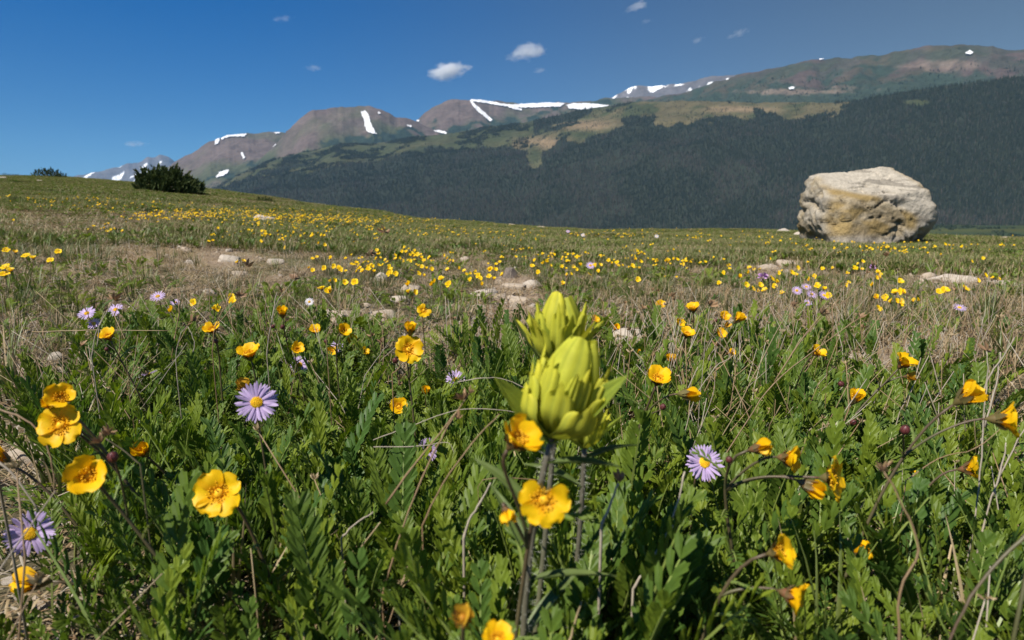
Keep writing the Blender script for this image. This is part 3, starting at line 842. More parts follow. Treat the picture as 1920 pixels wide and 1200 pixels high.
# ------------------------------------------------------------------ rocks
def rock_mesh(name, planes, sub, mat, disp, seed, colour=None, strata=0.0, sharp=50):
    """a block cut by planes (normal, distance), roughened; strata = ridges along the bedding"""
    me0 = bpy.data.meshes.new('t')
    import bmesh
    bm = bmesh.new(); bmesh.ops.create_icosphere(bm, subdivisions=sub, radius=1)
    v = np.array([q.co[:] for q in bm.verts]); f = [[q.index for q in p.verts] for p in bm.faces]
    bm.free(); bpy.data.meshes.remove(me0)
    v /= np.linalg.norm(v, axis=1, keepdims=True)
    nn = np.array([p[0] for p in planes], float); nn /= np.linalg.norm(nn, axis=1, keepdims=True)
    dd = np.array([p[1] for p in planes], float)
    k = v @ nn.T
    q = np.where(k > 1e-3, dd / np.maximum(k, 1e-3), 1e9)
    r = np.min(q, 1)
    r2 = -np.log(np.sum(np.exp(-np.minimum(q / r[:, None], 50) * sharp), 1)) / sharp * r      # edges a little worn
    p = v * np.maximum(r2, 0.05)[:, None]
    s = float(np.median(r))
    n = fbm3(p / s * 1.6, seed, 3) - 0.5; n2 = fbm3(p / s * np.array([3, 3, 9.0]), seed + 5, 4) - 0.5
    n3 = fbm3(p / s * 14, seed + 9, 3) - 0.5
    h = disp * (n * 1.2 + n3 * 0.35) + strata * n2
    if strata > 0.15:                                            # open cracks along the bedding
        q3 = fbm3(np.stack([p[:, 0] * 1.6, p[:, 1] * 2, (p[:, 2] + .10 * p[:, 0]) * 9 + n * 2.5], -1), seed + 21, 3)
        h = h - 0.10 * np.exp(-((q3 - .5) / .022) ** 2) * sstep(.3, .6, fbm3(p * 3, seed + 30, 3)) + .05 * (np.floor(q3 * 9) / 9 - q3)
    p = p + v * (h * s)[:, None]
    me = bpy.data.meshes.new(name)
    me.from_pydata(p.tolist(), [], f); me.materials.append(mat)
    me.polygons.foreach_set('use_smooth', [True] * len(f))
    if colour is not None:
        c = np.ones((len(p), 4), np.float32); c[:, :3] = colour(p)
        a = me.attributes.new('Col', 'FLOAT_COLOR', 'POINT'); a.data.foreach_set('color', c.ravel())
    return me

M['boulder'] = attr_mat('boulder', (5, 22, 90), (0.12, 0.22, 0.28), 0.85, (26, 0.03))
M['stone'] = plain('stone', (0.34, 0.27, 0.20), (0.46, 0.39, 0.31), 16, 0.9, 0.004)
M['stone_pale'] = plain('stone_pale', (0.36, 0.31, 0.255), (0.48, 0.42, 0.35), 12, 0.9, 0.004)
M['stone_dark'] = plain('stone_dark', (0.12, 0.10, 0.085), (0.22, 0.18, 0.15), 16, 0.9, 0.004)

PLANES = [((-.05, -.41, .91), .236), ((.08, -.97, .12), .40), ((0, 1, .1), .44), ((-.97, .0, .12), .605), ((-.8, .0, -.5), .62), ((.84, .0, .53), .470),
          ((.98, .05, -.12), .615), ((-.7, .0, .7), .555), ((-.06, .1, .99), .322), ((0, 0, 1), .365), ((0, 0, -1), .40), ((.45, -.62, -.64), .53), ((-.6, -.78, .1), .60),
          ((.66, -.74, .1), .60), ((-.4, .9, .2), .5), ((.5, .85, .2), .5)]
def bcol(p):
    x, y, z = p[:, 0], p[:, 1], p[:, 2]
    n = fbm3(p * np.array([2.2, 2.2, 5]), 3, 4) - 0.5
    st = fbm3(np.stack([x * 2.5 + z * 1.2, y * 3, (z + 0.12 * x) * 26], -1), 5, 4)
    c = np.array([0.43, 0.385, 0.315]) * (0.66 + 0.6 * st[:, None])
    c = c * (1 - 0.5 * sstep(0.54, 0.62, st)[:, None])
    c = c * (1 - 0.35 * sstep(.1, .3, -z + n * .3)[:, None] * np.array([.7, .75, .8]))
    brown = np.array([0.27, 0.195, 0.085]) * (0.6 + 0.6 * (fbm3(p * 9, 8, 3))[:, None])
    edge = 0.17 - 0.29 * (x + 0.4) 
    lo = -0.235 + 0.06 * n
    m = sstep(0, 0.06, edge + 0.10 * n - z) * sstep(0, 0.06, z - lo + 0.05 * (x < 0.2)) * sstep(-0.66, -0.54, x + n * 0.25) * (1 - sstep(0.30, 0.40, x + n * 0.2))
    m = np.maximum(m, sstep(0.0, 0.08, x * 0.80 + z * 0.55 - 0.40 + n * 0.12) * (z > -0.12 + n * 0.3) * 0.85)
    m = np.maximum(m, sstep(0.56, 0.64, -x + 0.3 * z + n * 0.25) * (z > 0.0) * 0.7)
    m = m * (.55 + .45 * sstep(.38, .55, fbm3(p * np.array([5, 5, 11]), 17, 3)))
    return c + (brown - c) * np.clip(m, 0, 1)[:, None]
bd = 6.3
bc = at(1623, 386, bd)
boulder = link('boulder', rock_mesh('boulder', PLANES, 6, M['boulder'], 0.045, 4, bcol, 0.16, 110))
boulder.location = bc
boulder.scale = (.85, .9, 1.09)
tag(boulder, 'big pale boulder with brown face standing at the meadow edge', 'boulder')

def rand_planes(r, flat=0.6):
    P = []
    for i in range(13):
        d = Vector((r.gauss(0, 1), r.gauss(0, 1), r.gauss(0, 1))).normalized()
        k = 1.0 / math.sqrt(d.x ** 2 + (d.y / 0.75) ** 2 + (d.z / flat) ** 2)
        P.append((tuple(d), k * r.uniform(0.75, 1.05)))
    for s in (1, -1):
        P += [((s, 0.1, 0.1), 1.0), ((0.1, s, 0), 0.8), ((0, 0.1, s), flat)]
    return P
ROCKS = {}
for k in range(6):
    r_ = random.Random(40 + k)
    ROCKS[k] = {m: rock_mesh('stone', rand_planes(r_ if m == 'stone' else random.Random(40 + k), 0.55), 4, M[m], 0.22, 50 + k, None, 0.08) for m in ('stone', 'stone_pale', 'stone_dark')}

# (px, py of the middle, width px, height factor, material, label)
STONES = [
 (495, 412, 46, 0.55, 'stone_pale', 'pale angular rock among yellow flowers left of the meadow rise'), (672, 431, 20, .5, 'stone_pale', 'small white stone in the grass right of the pale angular rock'),
 (610, 590, 48, .6, 'stone_pale', 'whitish round stone lying on the tan slab below the white daisy'), (648, 597, 66, .5, 'stone', 'long tan slab in the gravel below the white daisy'),
 (712, 593, 54, .6, 'stone', 'tan stone right of the long slab by the green tuft'), (500, 638, 44, .5, 'stone', 'tan stone half hidden behind the leaning yellow flower bud'),
 (551, 628, 26, .7, 'stone_dark', 'dark stone in the gravel behind the upright yellow flower'), (487, 636, 24, .6, 'stone_pale', 'pale pebble left of the dark stone'),
 (957, 514, 36, .9, 'stone_dark', 'dark upright stone at the head of the gravel patch'), (962, 540, 62, .4, 'stone', 'flat tan rock just below the dark upright stone'),
 (975, 565, 58, .4, 'stone', 'crumbling tan rock in the middle of the gravel patch'), (935, 560, 40, .4, 'stone', 'low tan rock on the left side of the gravel patch'),
 (770, 545, 44, .8, 'stone', 'brownish rock between yellow flowers left of the gravel patch'), (896, 580, 34, .7, 'stone', 'round tan stone beside a low yellow flower'),
 (920, 575, 26, .6, 'stone_pale', 'small pale stone beside the round tan stone'), (900, 612, 44, .3, 'stone_pale', 'flat pale stone left of the yellow paintbrush tip'),
 (972, 637, 40, .3, 'stone_pale', 'white flat stone touching the left side of the paintbrush'), (850, 640, 50, .4, 'stone', 'tan flat stone between grass and yellow flowers left of the paintbrush'),
 (1396, 610, 76, .75, 'stone', 'smooth tan stone behind a cluster of yellow flowers'), (1610, 676, 118, .3, 'stone', 'long flat tan stone under dry stalks on the right'),
 (1780, 524, 112, .22, 'stone_pale', 'broad pale slab set in turf below the boulder'), (1880, 532, 50, .3, 'stone_pale', 'small pale slab at the right edge of the meadow'),
 (1490, 480, 32, .7, 'stone_dark', 'grey brown stone in the grass left below the boulder'), (1470, 494, 34, .6, 'stone', 'tan stone beside the grey brown stone'),
 (1440, 503, 50, .4, 'stone', 'wide tan stone in bare soil left below the boulder'), (1468, 433, 36, .3, 'stone_pale', 'thin white slab left of the boulder, upper one'),
 (1500, 440, 36, .35, 'stone_pale', 'thin white slab touching the left foot of the boulder'), (430, 487, 52, .4, 'stone_pale', 'pale broken stones patch in the straw coloured turf'),
 (515, 492, 34, .5, 'stone_pale', 'pale flat stone in soil left of the flower band'), (450, 516, 30, .6, 'stone', 'tan stone below the dry seed stalk'),
 (48, 690, 62, .5, 'stone', 'tan stone at the left edge behind long green blades'), (118, 700, 34, .5, 'stone', 'reddish tan stone right of the left edge stone'),
 (215, 700, 56, .35, 'stone', 'grey tan flat stone behind dry twigs on the left'), (320, 705, 60, .35, 'stone', 'low grey stone behind the small side-on daisy'),
 (90, 1130, 70, .5, 'stone', 'pinkish rock at the bottom left under the nodding flower'), (300, 1170, 90, .5, 'stone', 'broken tan rock at the bottom edge left of the middle'),
 (372, 1160, 50, .5, 'stone', 'small tan rock beside the broken bottom rock'), (20, 1090, 40, .5, 'stone_pale', 'whitish pebble at the left edge under the daisy'),
 (960, 418, 24, .25, 'stone', 'pale stones on the far crest above the paintbrush'), (1012, 422, 20, .25, 'stone', 'pale flat stone on the far crest right of centre'),
 (600, 380, 14, .4, 'stone_pale', 'tiny white stone far up the green hillside'), (300, 375, 16, .35, 'stone_pale', 'tiny pale stone on the hill below the dark bush'),
 (315, 380, 20, .3, 'stone_pale', 'flat pale stone below the dark bush'), (215, 358, 18, .3, 'stone_pale', 'flat white stone near the left hill crest'),
 (165, 363, 14, .3, 'stone_pale', 'little white stone left on the hill near the crest'), (6, 334, 14, .5, 'stone_pale', 'white stone on the hill crest at the left edge'),
 (75, 340, 12, .4, 'stone_pale', 'tiny white stone under the low crest shrub'), (1880, 446, 26, .25, 'stone', 'low brown stone on the crest right of the boulder'),
]
sp = np.array([(s[0], s[1] + s[2] * s[3] * .2) for s in STONES], float)
hx, hy, hz, hd, _ok = hits(sp[:, 0], sp[:, 1], 0.0)
for i in range(len(STONES)):
    while not (_ok[i] and hd[i] < 30):
        sp[i, 1] += 1; q_ = hits(sp[i:i + 1, 0], sp[i:i + 1, 1], 0.0)
        hx[i], hy[i], hz[i], hd[i], _ok[i] = (t[0] for t in q_)
for i, (px_, py_, w, hf, m, lab) in enumerate(STONES):
    d = hd[i]; rad = w / 2 / F * d
    o = link('stone', ROCKS[i % 6][m])
    o.location = (hx[i], hy[i], hz[i] + rad * hf * 0.02)
    o.scale = (rad, rad * RND.uniform(.8, 1.1), rad * hf / 0.55)
    o.rotation_euler = (RND.uniform(-.12, .12), RND.uniform(-.12, .12), RND.choice([0, PI]) + RND.uniform(-.4, .4))
    tag(o, lab, 'stone', 'stones lying in the meadow')

STONE_AT = []
for i, q_ in enumerate(STONES):
    STONE_AT.append((hx[i], hy[i], q_[2] / 2 / F * hd[i]))
def clear(x, y):
    """where no stone lies, nor is hidden just behind the plants"""
    ok_ = np.ones(len(x), bool)
    for sx_, sy_, r_ in STONE_AT:
        ok_ &= (((x - sx_) / (r_ * .95)) ** 2 + ((y - sy_ + r_ * 1.0) / (r_ * 1.7)) ** 2) > 1
    return ok_

# ------------------------------------------------------------------ leaf and flower pieces
def avens_leaf(seed, L=0.06, pairs=11, curve=0.9, th0=0.15, wide=0.0085, fold=0.5):
    """one ferny leaf: crowded, three-lobed leaflets in two rows along a curved stalk; grows along +Z, bends towards +Y"""
    r = random.Random(seed); mb = MB()
    pts = []; p = Vector((0, 0, 0)); th = th0
    n = 16; wob = r.uniform(-.25, .25)
    for i in range(n + 1):
        pts.append(p.copy()); p = p + Vector((wob * 0.25 * math.sin(i / n * 3), math.sin(th), math.cos(th))) * (L / n); th += curve / n
    def P(s):
        k = min(s * n, n - 1e-6); i = int(k); return pts[i].lerp(pts[i + 1], k - i), (pts[i + 1] - pts[i]).normalized()
    mb.tube([pts[i] for i in range(0, n + 1, 2)], [0.0011 - 0.0007 * i / n for i in range(0, n + 1, 2)], 4, 1)
    for k in range(pairs):
        s = 0.20 + 0.80 * k / (pairs - 1)
        q, t = P(s)
        prof = (0.30 + 0.70 * sstep(0.15, 0.7, s)) * (1 - 0.22 * sstep(0.8, 1.0, s))
        for sd in ((-1, 1) if k < pairs - 1 else (-1, 0, 1)):
            side = t.cross(Vector((1, 0, 0))); nrm = Vector((1, 0, 0)).cross(t).normalized()     # upper face
            sx = Vector((1, 0, 0))
            al = (0.98 - 0.40 * s) * r.uniform(.85, 1.12) if sd else 0.0
            be = fold * r.uniform(.7, 1.25)
            d = (t * math.cos(al) + (sx * sd * math.cos(be) - nrm * -math.sin(be)) * math.sin(al)).normalized() if sd else t
            lat = (d.cross(nrm)).normalized() if sd else sx
            up = lat.cross(d).normalized()
            ln = wide * prof * r.uniform(.88, 1.14); w = ln * r.uniform(0.155, 0.21)
            cup = r.uniform(.15, .4)
            def V(a, b, c=0.0): return q + d * (a * ln) + lat * (b * w) + up * (c * w)
            br = -0.25 * ln / w
            vs = [V(0, 0), V(.45, 0, -cup), V(.80, 0, -cup + br * .3), V(1.04, 0, br * .6)]
            uv = [(.5, 0), (.5, .45), (.5, .8), (.5, 1)]
            fs = []
            for e in (-1, 1):
                b = len(vs)
                vs += [V(.42, e * .85, .1), V(.86, e * 1.0, br * .4), V(.90, e * .42, br * .3 - cup * .3), V(.15, e * .35, 0)]
                uv += [(.5 + .5 * e, .42), (.5 + .5 * e, .9), (.5 + .3 * e, .8), (.5 + .2 * e, .15)]
                f = [(0, b + 3, 1), (b + 3, b, 1), (1, b, b + 1, b + 2), (1, b + 2, 2), (2, b + 2, 3)]
                fs += f if e > 0 else [tuple(reversed(x)) for x in f]
            mb.add(vs, fs, 0, uv)
    return mb
LEAF = [avens_leaf(100 + i, RND.uniform(.066, .088), RND.choice([10, 11, 12, 13]), RND.uniform(.1, .75), RND.uniform(.0, .12), RND.uniform(.0100, .0125), RND.uniform(.55, 1.15)) for i in range(9)]
LEAF_ME = [mb.mesh('leaf', [M['avens_leaf'] if i % 4 else M['avens_light'], M['rachis']], False) for i, mb in enumerate(LEAF)]
SMALL_LEAF = [avens_leaf(200 + i, .022, 5, .6, .2, .0075, .4) for i in range(2)]
SMALL_LEAF_ME = [mb.mesh('leaf', [M['avens_leaf'], M['rachis']], False) for mb in SMALL_LEAF]

PETALS = {}
def petal_mesh(shape, seed, mat):
    r = random.Random(seed); mb = MB()
    L, Wd = 0.0112, 0.0064
    a0, a1 = {'open': (0.75, 0.05), 'cup': (1.2, 0.55), 'half': (1.4, 1.15), 'shut': (1.5, 1.75)}[shape]
    tw = r.uniform(-.12, .12); wav = r.uniform(.0, .0009); ph = r.uniform(0, 6)
    prof = []; p = [0.0012, 0.0]; nv = 8
    for j in range(nv + 1):
        prof.append(tuple(p)); a = a0 + (a1 - a0) * min(1, j / nv * 1.5); p = [p[0] + math.cos(a) * L / nv, p[1] + math.sin(a) * L / nv]
    def fn(u, v):
        k = v * nv; i = min(int(k), nv - 1); f = k - i
        x = prof[i][0] * (1 - f) + prof[i + 1][0] * f; z = prof[i][1] * (1 - f) + prof[i + 1][1] * f
        w = Wd * (0.22 + 0.78 * math.sin(min(1, v * 1.15) * PI / 2) ** 0.9) * math.sqrt(max(0.0, 1 - max(0, (v - .55) / .47) ** 2.6))
        y = u * w
        tip = -0.0013 * (1 - abs(u)) * (v > .9)
        a = a1
        bend = (abs(u) ** 2) * w * 0.26
        return (x - math.sin(a) * bend + tip * math.cos(a), y + tw * x * .4, z + math.cos(a) * bend + wav * math.sin(4 * u + 7 * v + ph) * v + tip)
    mb.surf(6, nv, fn)
    return mb.mesh('petal', [M[mat]])
for sh in ('open', 'cup', 'half', 'shut'):
    PETALS[sh] = [petal_mesh(sh, 300 + i, 'petal') for i in range(4)]
PETALS['spent'] = [petal_mesh('half', 320 + i, 'petal_old') for i in range(3)]

def stamen_mb(spread, n, rr_, h):
    mb = MB(); r = random.Random(5)
    mb.ball((0, 0, 0.0012), 0.0021, 0, 8, 5, 0.8)
    for i in range(n):
        a = i * 2.399; q = 0.0012 + rr_ * math.sqrt(i / n) * r.uniform(.85, 1.1)
        tip = Vector((q * math.cos(a), q * math.sin(a), h * r.uniform(.8, 1.15) - spread * q))
        b = Vector((0.0014 * math.cos(a), 0.0014 * math.sin(a), 0.0006))
        mb.tube([b, tip], 0.00011, 3, 0, False)
        mb.ball(tip, 0.00042, 0, 5, 3, 1.2)
    return mb
STAMEN = {'open': stamen_mb(.25, 44, .0042, .0034).mesh('stamens', [M['stamen']]), 'tight': stamen_mb(.0, 30, .0022, .0042).mesh('stamens', [M['stamen']]),
          'spent': stamen_mb(.3, 40, .0046, .0040).mesh('stamens', [M['petal_old']])}
def calyx_mb(flare, mat_n=0):
    mb = MB()
    prof = [(0.0004, -0.0042), (0.0012, -0.0032), (0.0024, -0.0012), (0.0029, 0.0004)]
    n = 10; vs = []; uv = []
    for j, (rad, z) in enumerate(prof):
        for i in range(n):
            vs.append((rad * math.cos(2 * PI * i / n), rad * math.sin(2 * PI * i / n), z)); uv.append((i / n, j / 3))
    fs = [(j * n + i, j * n + (i + 1) % n, (j + 1) * n + (i + 1) % n, (j + 1) * n + i) for j in range(3) for i in range(n)]
    mb.add(vs, fs, 0, uv)
    for k in range(10):
        a = 2 * PI * (k + .5) / 10; big = k % 2 == 0
        L = 0.0062 if big else 0.0042; w = 0.0016 if big else 0.0008
        e = Vector((math.cos(a), math.sin(a), 0)); s = Vector((-math.sin(a), math.cos(a), 0))
        el = 1.35 - flare * (1 if big else 1.25)
        d = e * math.cos(el) + Vector((0, 0, math.sin(el)))
        b = e * 0.0027
        mb.ribbon([b, b + d * L * .5, b + d * L * .85, b + d * L], [w, w * .9, w * .4, 0.00005], s, 0, .2)
    return mb
CALYX = {k: calyx_mb(v).mesh('flower', [M['calyx']]) for k, v in (('open', .95), ('cup', .5), ('half', .25), ('shut', .1), ('spent', .35))}
def bud_mb():
    mb = MB(); mb.ball((0, 0, 0), 0.0026, 0, 10, 7, 1.25)
    for k in range(8):
        a = 2 * PI * k / 8; e = Vector((math.cos(a), math.sin(a), 0)); s = Vector((-math.sin(a), math.cos(a), 0))
        pts = [e * (0.0028 * math.sin(t)) + Vector((0, 0, -0.0033 * math.cos(t))) for t in (.6, 1.2, 1.8, 2.4, 2.9)]
        mb.ribbon([p * 1.05 for p in pts], [0.0007, .0011, .0011, .0006, .0001], s)
    return mb
BUD = bud_mb().mesh('bud', [M['bud']])

def orient(n, spin=None):
    q = n.to_track_quat('Z', 'Y')
    return q @ Quaternion((0, 0, 1), RND.uniform(0, 6.28) if spin is None else spin)

def stem_curve(parent, org, a, b, axis_b, r0=0.0009, r1=0.0007, name='stem', mat='stem', sag=0.0):
    """stem from a to b arriving along axis_b"""
    a, b = Vector(a), Vector(b)
    h = (b - a).length
    up = Vector((0, 0, 1)) * h * 0.20 + (b - a) * 0.22 + Vector((RND.uniform(-1, 1), RND.uniform(-1, 1), 0)) * h * 0.07
    pts = bez(a, a + up, b - axis_b * h * 0.20, b, 12)
    mb = MB(); mb.tube([p - org for p in pts], [r0 + (r1 - r0) * i / 12 for i in range(13)], 6)
    return link(name, mb.mesh(name, [M[mat]]), parent), pts

def add_flower(root, org, P, N, shape, scale):
    M4 = Matrix.Translation(P - org) @ orient(N).to_matrix().to_4x4() @ Matrix.Scale(scale, 4)
    fl = link('flower', CALYX[shape if shape in CALYX else 'cup'], root, M4)
    for k in range(5):
        if RND.random() < (.25 if shape == 'spent' else .035): continue
        m = Matrix.Rotation(2 * PI * k / 5 + RND.uniform(-.1, .1), 4, 'Z') @ Matrix.Rotation(RND.uniform(-.10, .10), 4, 'Y') @ Matrix.Translation((0, 0, 0.0004 * (k % 2))) @ Matrix.Scale(RND.uniform(.92, 1.07), 4)
        link('petal', RND.choice(PETALS[shape]), fl, m)
    link('stamens', STAMEN['spent' if shape == 'spent' else ('open' if shape == 'open' else 'tight')], fl, Matrix.Scale(1.15, 4) if shape != 'shut' else Matrix.Scale(.9, 4))
    return fl

def ray_depth(px, py, size, lo=0.05, hi=0.165, dia=0.0215):
    d = F * dia / size
    x = (px - 960) / F; u = (600 - py) / F
    slope = u * UP.z + FWD.z
    for _ in range(30):
        p = at(px, py, d); h = p.z - zg(p.x, p.y)
        if h < lo: d *= 0.965
        elif h > hi: d *= 1.03
        else: break
    return d, size * d / F / 0.0215

# every flowering stem near the lens: root offset (x, y metres from the flower), flowers (px, py, size px, shape, facing right/up/towards), buds (px, py), label
A = 'avens'
STEMS = [
 ((-.02, .03), [(1018, 937, 92, 'open', (.10, .25, .95)), (948, 957, 58, 'shut', (.25, -.25, .8)), (962, 832, 86, 'cup', (.55, .75, .30))], [], 'large open golden avens flower before the paintbrush stem with a nodding one beside it', .236),
 ((.03, .02), [(413, 925, 86, 'open', (.02, .42, .9))], [], 'single round open yellow avens flower low left of centre', None),
 ((.05, .03), [(168, 893, 88, 'cup', (.38, .45, .8))], [(212, 857)], 'wide golden avens bowl tilted right in the lower left', None),
 ((.06, .02), [(117, 798, 78, 'open', (.12, .45, .88)), (116, 749, 66, 'cup', (.40, .55, .7)), (94, 762, 44, 'half', (.2, .7, .6))], [], 'three avens flowers bunched one above another at the left edge', .34),
 ((.06, .01), [(12, 868, 64, 'half', (-.55, .6, .4))], [], 'half closed avens flower cut by the left picture edge', None),
 ((.03, .02), [(272, 851, 54, 'half', (-.1, .75, .6))], [], 'half closed pale yellow avens flower right of the golden bowl', None),
 ((.05, .03), [(78, 1090, 76, 'shut', (-.85, .25, .4))], [], 'closed brownish yellow avens flower on a long stem in the bottom left corner', None),
 ((.03, .03), [(205, 634, 38, 'cup', (.0, .85, .5))], [(200, 655)], 'avens flower on a tilted stem above the left thicket of leaves', None),
 ((.0, .02), [(469, 670, 44, 'cup', (-.05, .9, .4))], [], 'broad yellow avens cup just above the lavender daisy on the left', None),
 ((.0, .02), [(400, 621, 40, 'cup', (.0, .8, .55))], [(405, 640)], 'avens flower crossed by a dry twig left of the upright one', None),
 ((.0, .02), [(530, 592, 30, 'half', (.1, .9, .35))], [(512, 612), (530, 613)], 'upright avens flower above two dark red buds', None),
 ((-.01, .02), [(641, 622, 36, 'cup', (.6, .45, .6)), (655, 637, 26, 'cup', (.6, .2, .6))], [(611, 640)], 'pair of orange yellow avens flowers on a bent dark stem', None),
 ((.0, .02), [(766, 656, 50, 'open', (.28, .40, .85)), (769, 624, 36, 'half', (.15, .95, .2))], [(741, 676)], 'bright open avens flower with a pale closed one right above it', .55),
 ((.0, .015), [(748, 763, 40, 'cup', (.12, .5, .85))], [], 'small avens cup alone in the leaves left of the paintbrush', None),
 ((.0, .015), [(798, 738, 32, 'half', (.1, .85, .5))], [], 'small half open avens flower beside the dry stalk left of the paintbrush', None),
 ((.0, .02), [(457, 732, 38, 'spent', (.0, .95, .2))], [], 'withered brown avens flower standing before the lavender daisy', None),
 ((.0, .02), [(556, 658, 34, 'cup', (.4, .6, .6))], [], 'avens flower peeping from behind a tall fern-like leaf', None),
 ((.0, .02), [(591, 623, 28, 'cup', (.1, .8, .5))], [], 'yellow avens flower under crossing dry twigs', None),
 ((.0, .02), [(621, 660, 24, 'cup', (.3, .5, .7))], [], 'little avens flower left of the bent dark stem', None),
 ((.0, .02), [(682, 660, 22, 'cup', (.5, .5, .6))], [], 'little avens flower right of a blue green leaf', None),
 ((.0, .02), [(794, 583, 26, 'open', (.25, .5, .8))], [], 'open avens flower over the tan stones left of the paintbrush', None),
 ((.0, .02), [(868, 1160, 74, 'spent', (.05, .75, .6))], [], 'withered orange avens flower blurred at the bottom centre', .215),
 ((.01, .02), [(932, 1204, 66, 'cup', (.1, .9, .4))], [], 'yellow avens petals cut by the bottom picture edge', .215),
 ((-.02, .03), [(1232, 716, 58, 'cup', (.08, .82, .55)), (1281, 739, 50, 'shut', (.75, .1, .4))], [(1243, 763)], 'bright avens bowl with a brownish closing flower hanging at its right', .47),
 ((.0, .02), [(1258, 680, 28, 'half', (.0, .9, .3))], [], 'narrow avens flower standing behind the bright bowl', None),
 ((.0, .02), [(1287, 630, 34, 'cup', (.1, .85, .5))], [], 'avens cup right of the paintbrush among white dry twigs', None),
 ((.0, .02), [(1237, 575, 24, 'cup', (.1, .7, .6))], [], 'avens flower at the top of the dry twig clump right of the paintbrush', None),
 ((.0, .02), [(1300, 583, 28, 'cup', (-.2, .9, .3))], [], 'avens flower seen from the side left of the tan stone', None),
 ((.0, .02), [(1273, 608, 24, 'cup', (.2, .6, .7))], [], 'avens flower just above the avens cup right of the paintbrush', None),
 ((-.04, .0), [(1355, 597, 28, 'cup', (.2, .6, .6)), (1380, 602, 30, 'half', (.5, .7, .3)), (1348, 627, 26, 'cup', (.3, .5, .7)), (1362, 610, 22, 'spent', (.1, .3, .8))], [(1342, 601)], 'spray of four avens flowers in front of the smooth tan stone', .85),
 ((.0, .02), [(1365, 663, 28, 'half', (.5, .4, .6))], [], 'half open avens flower below the spray of four', None),
 ((-.02, .02), [(1528, 663, 36, 'cup', (.35, .65, .6))], [], 'avens flower at the end of a long brown stalk on the right', None),
 ((.0, .02), [(1195, 662, 18, 'half', (.3, .7, .6))], [], 'tiny pale avens flower between the paintbrush and the bright bowl', None),
 ((.0, .02), [(1153, 617, 24, 'half', (.3, .6, .7))], [], 'avens flower close right of the rear paintbrush head', None),
 ((.0, .02), [(1113, 602, 22, 'cup', (.4, .6, .6))], [], 'avens flower touching the right side of the rear paintbrush head', None),
 ((.0, .02), [(1108, 662, 34, 'spent', (.4, .6, .5))], [], 'fading avens flower half hidden right of the front paintbrush head', None),
 ((-.07, .01), [(1690, 685, 42, 'cup', (.35, .8, .35)), (1699, 706, 32, 'spent', (.6, .2, .5))], [(1577, 720)], 'avens flower over a fading one beside the long flat stone', .62),
 ((-.01, .01), [(1600, 752, 44, 'half', (.25, .9, .3))], [(1600, 792)], 'avens cup with brown sepals above a dark red bud', None),
 ((-.06, .01), [(1802, 750, 70, 'half', (.62, .68, .35)), (1866, 786, 80, 'cup', (.80, .12, .45))], [(1697, 806)], 'two side-on avens flowers on one reddish stem near the right edge', .36),
 ((-.03, .02), [(1696, 876, 42, 'cup', (.75, .2, .5))], [], 'small avens flower facing right behind a green leaf on the right', None),
 ((-.04, .01), [(1808, 880, 60, 'cup', (.74, .25, .5))], [], 'avens flower facing right on a leafy stem at the right', None),
 ((.01, .02), [(1414, 842, 52, 'shut', (.75, .35, .4)), (1468, 858, 66, 'cup', (.72, .1, .5)), (1552, 896, 82, 'open', (.78, .18, .52)), (1508, 907, 60, 'shut', (.85, -.35, .3))], [(1367, 862)], 'group of four avens flowers fanning right from one stem in the right foreground', .33),
 ((-.035, .02), [(1450, 1037, 74, 'cup', (.68, .42, .48)), (1474, 1113, 78, 'cup', (.74, -.08, .5))], [], 'two avens flowers one above the other on a forked stem at the lower right', .27),
 ((-.02, .02), [(1605, 1041, 64, 'shut', (.35, .75, .5))], [], 'closing avens flower with brown tips at the lower right', None),
]
for ro, fls, buds, lab, dep in STEMS:
    info = []
    for (px_, py_, sz, shp, nr) in fls:
        if dep: d = dep * RND.uniform(.985, 1.015); sc = sz * d / F / 0.0215
        else: d, sc = ray_depth(px_, py_, sz)
        if nr[2] < .45: sc *= 1.18
        info.append((at(px_, py_, d), camdir(*nr), shp, sc, d))
    P0, N0 = info[0][0], info[0][1]
    rx, ry = P0.x + ro[0], P0.y + ro[1]
    org = Vector((rx, ry, zg(rx, ry) - 0.004))
    root = empty('avens_plant', org, lab, 'flower', 'avens plants in flower near the lens')
    back = P0 - N0 * 0.0042 * info[0][3]
    _, pts = stem_curve(root, org, org, back, N0, 0.0011, 0.0007)
    for (P, N, shp, sc, d) in info:
        add_flower(root, org, P, N, shp, sc)
    for (P, N, shp, sc, d) in info[1:]:
        j = pts[8]
        stem_curve(root, org, j, P - N * 0.0042 * sc, N, 0.0008, 0.0006)
    for (bx_, by_) in buds:
        d = info[0][4]; P = at(bx_, by_, d); sc = info[0][3]
        N = (P - pts[7]).normalized()
        stem_curve(root, org, pts[8], P - N * .003 * sc, N, 0.0006, 0.0005)
        link('bud', BUD, root, Matrix.Translation(P - org) @ orient(N).to_matrix().to_4x4() @ Matrix.Scale(sc * RND.uniform(.72, .9), 4))
    for k in (3, 5, 7, 9):                                            # little leaves on the stem
        t = (pts[k + 1] - pts[k]).normalized()
        o_ = orient(t).to_matrix().to_4x4()
        link('leaf', RND.choice(SMALL_LEAF_ME), root, Matrix.Translation(pts[k] - org) @ o_ @ Matrix.Rotation(-.7, 4, 'X') @ Matrix.Scale(RND.uniform(.6, .95), 4))

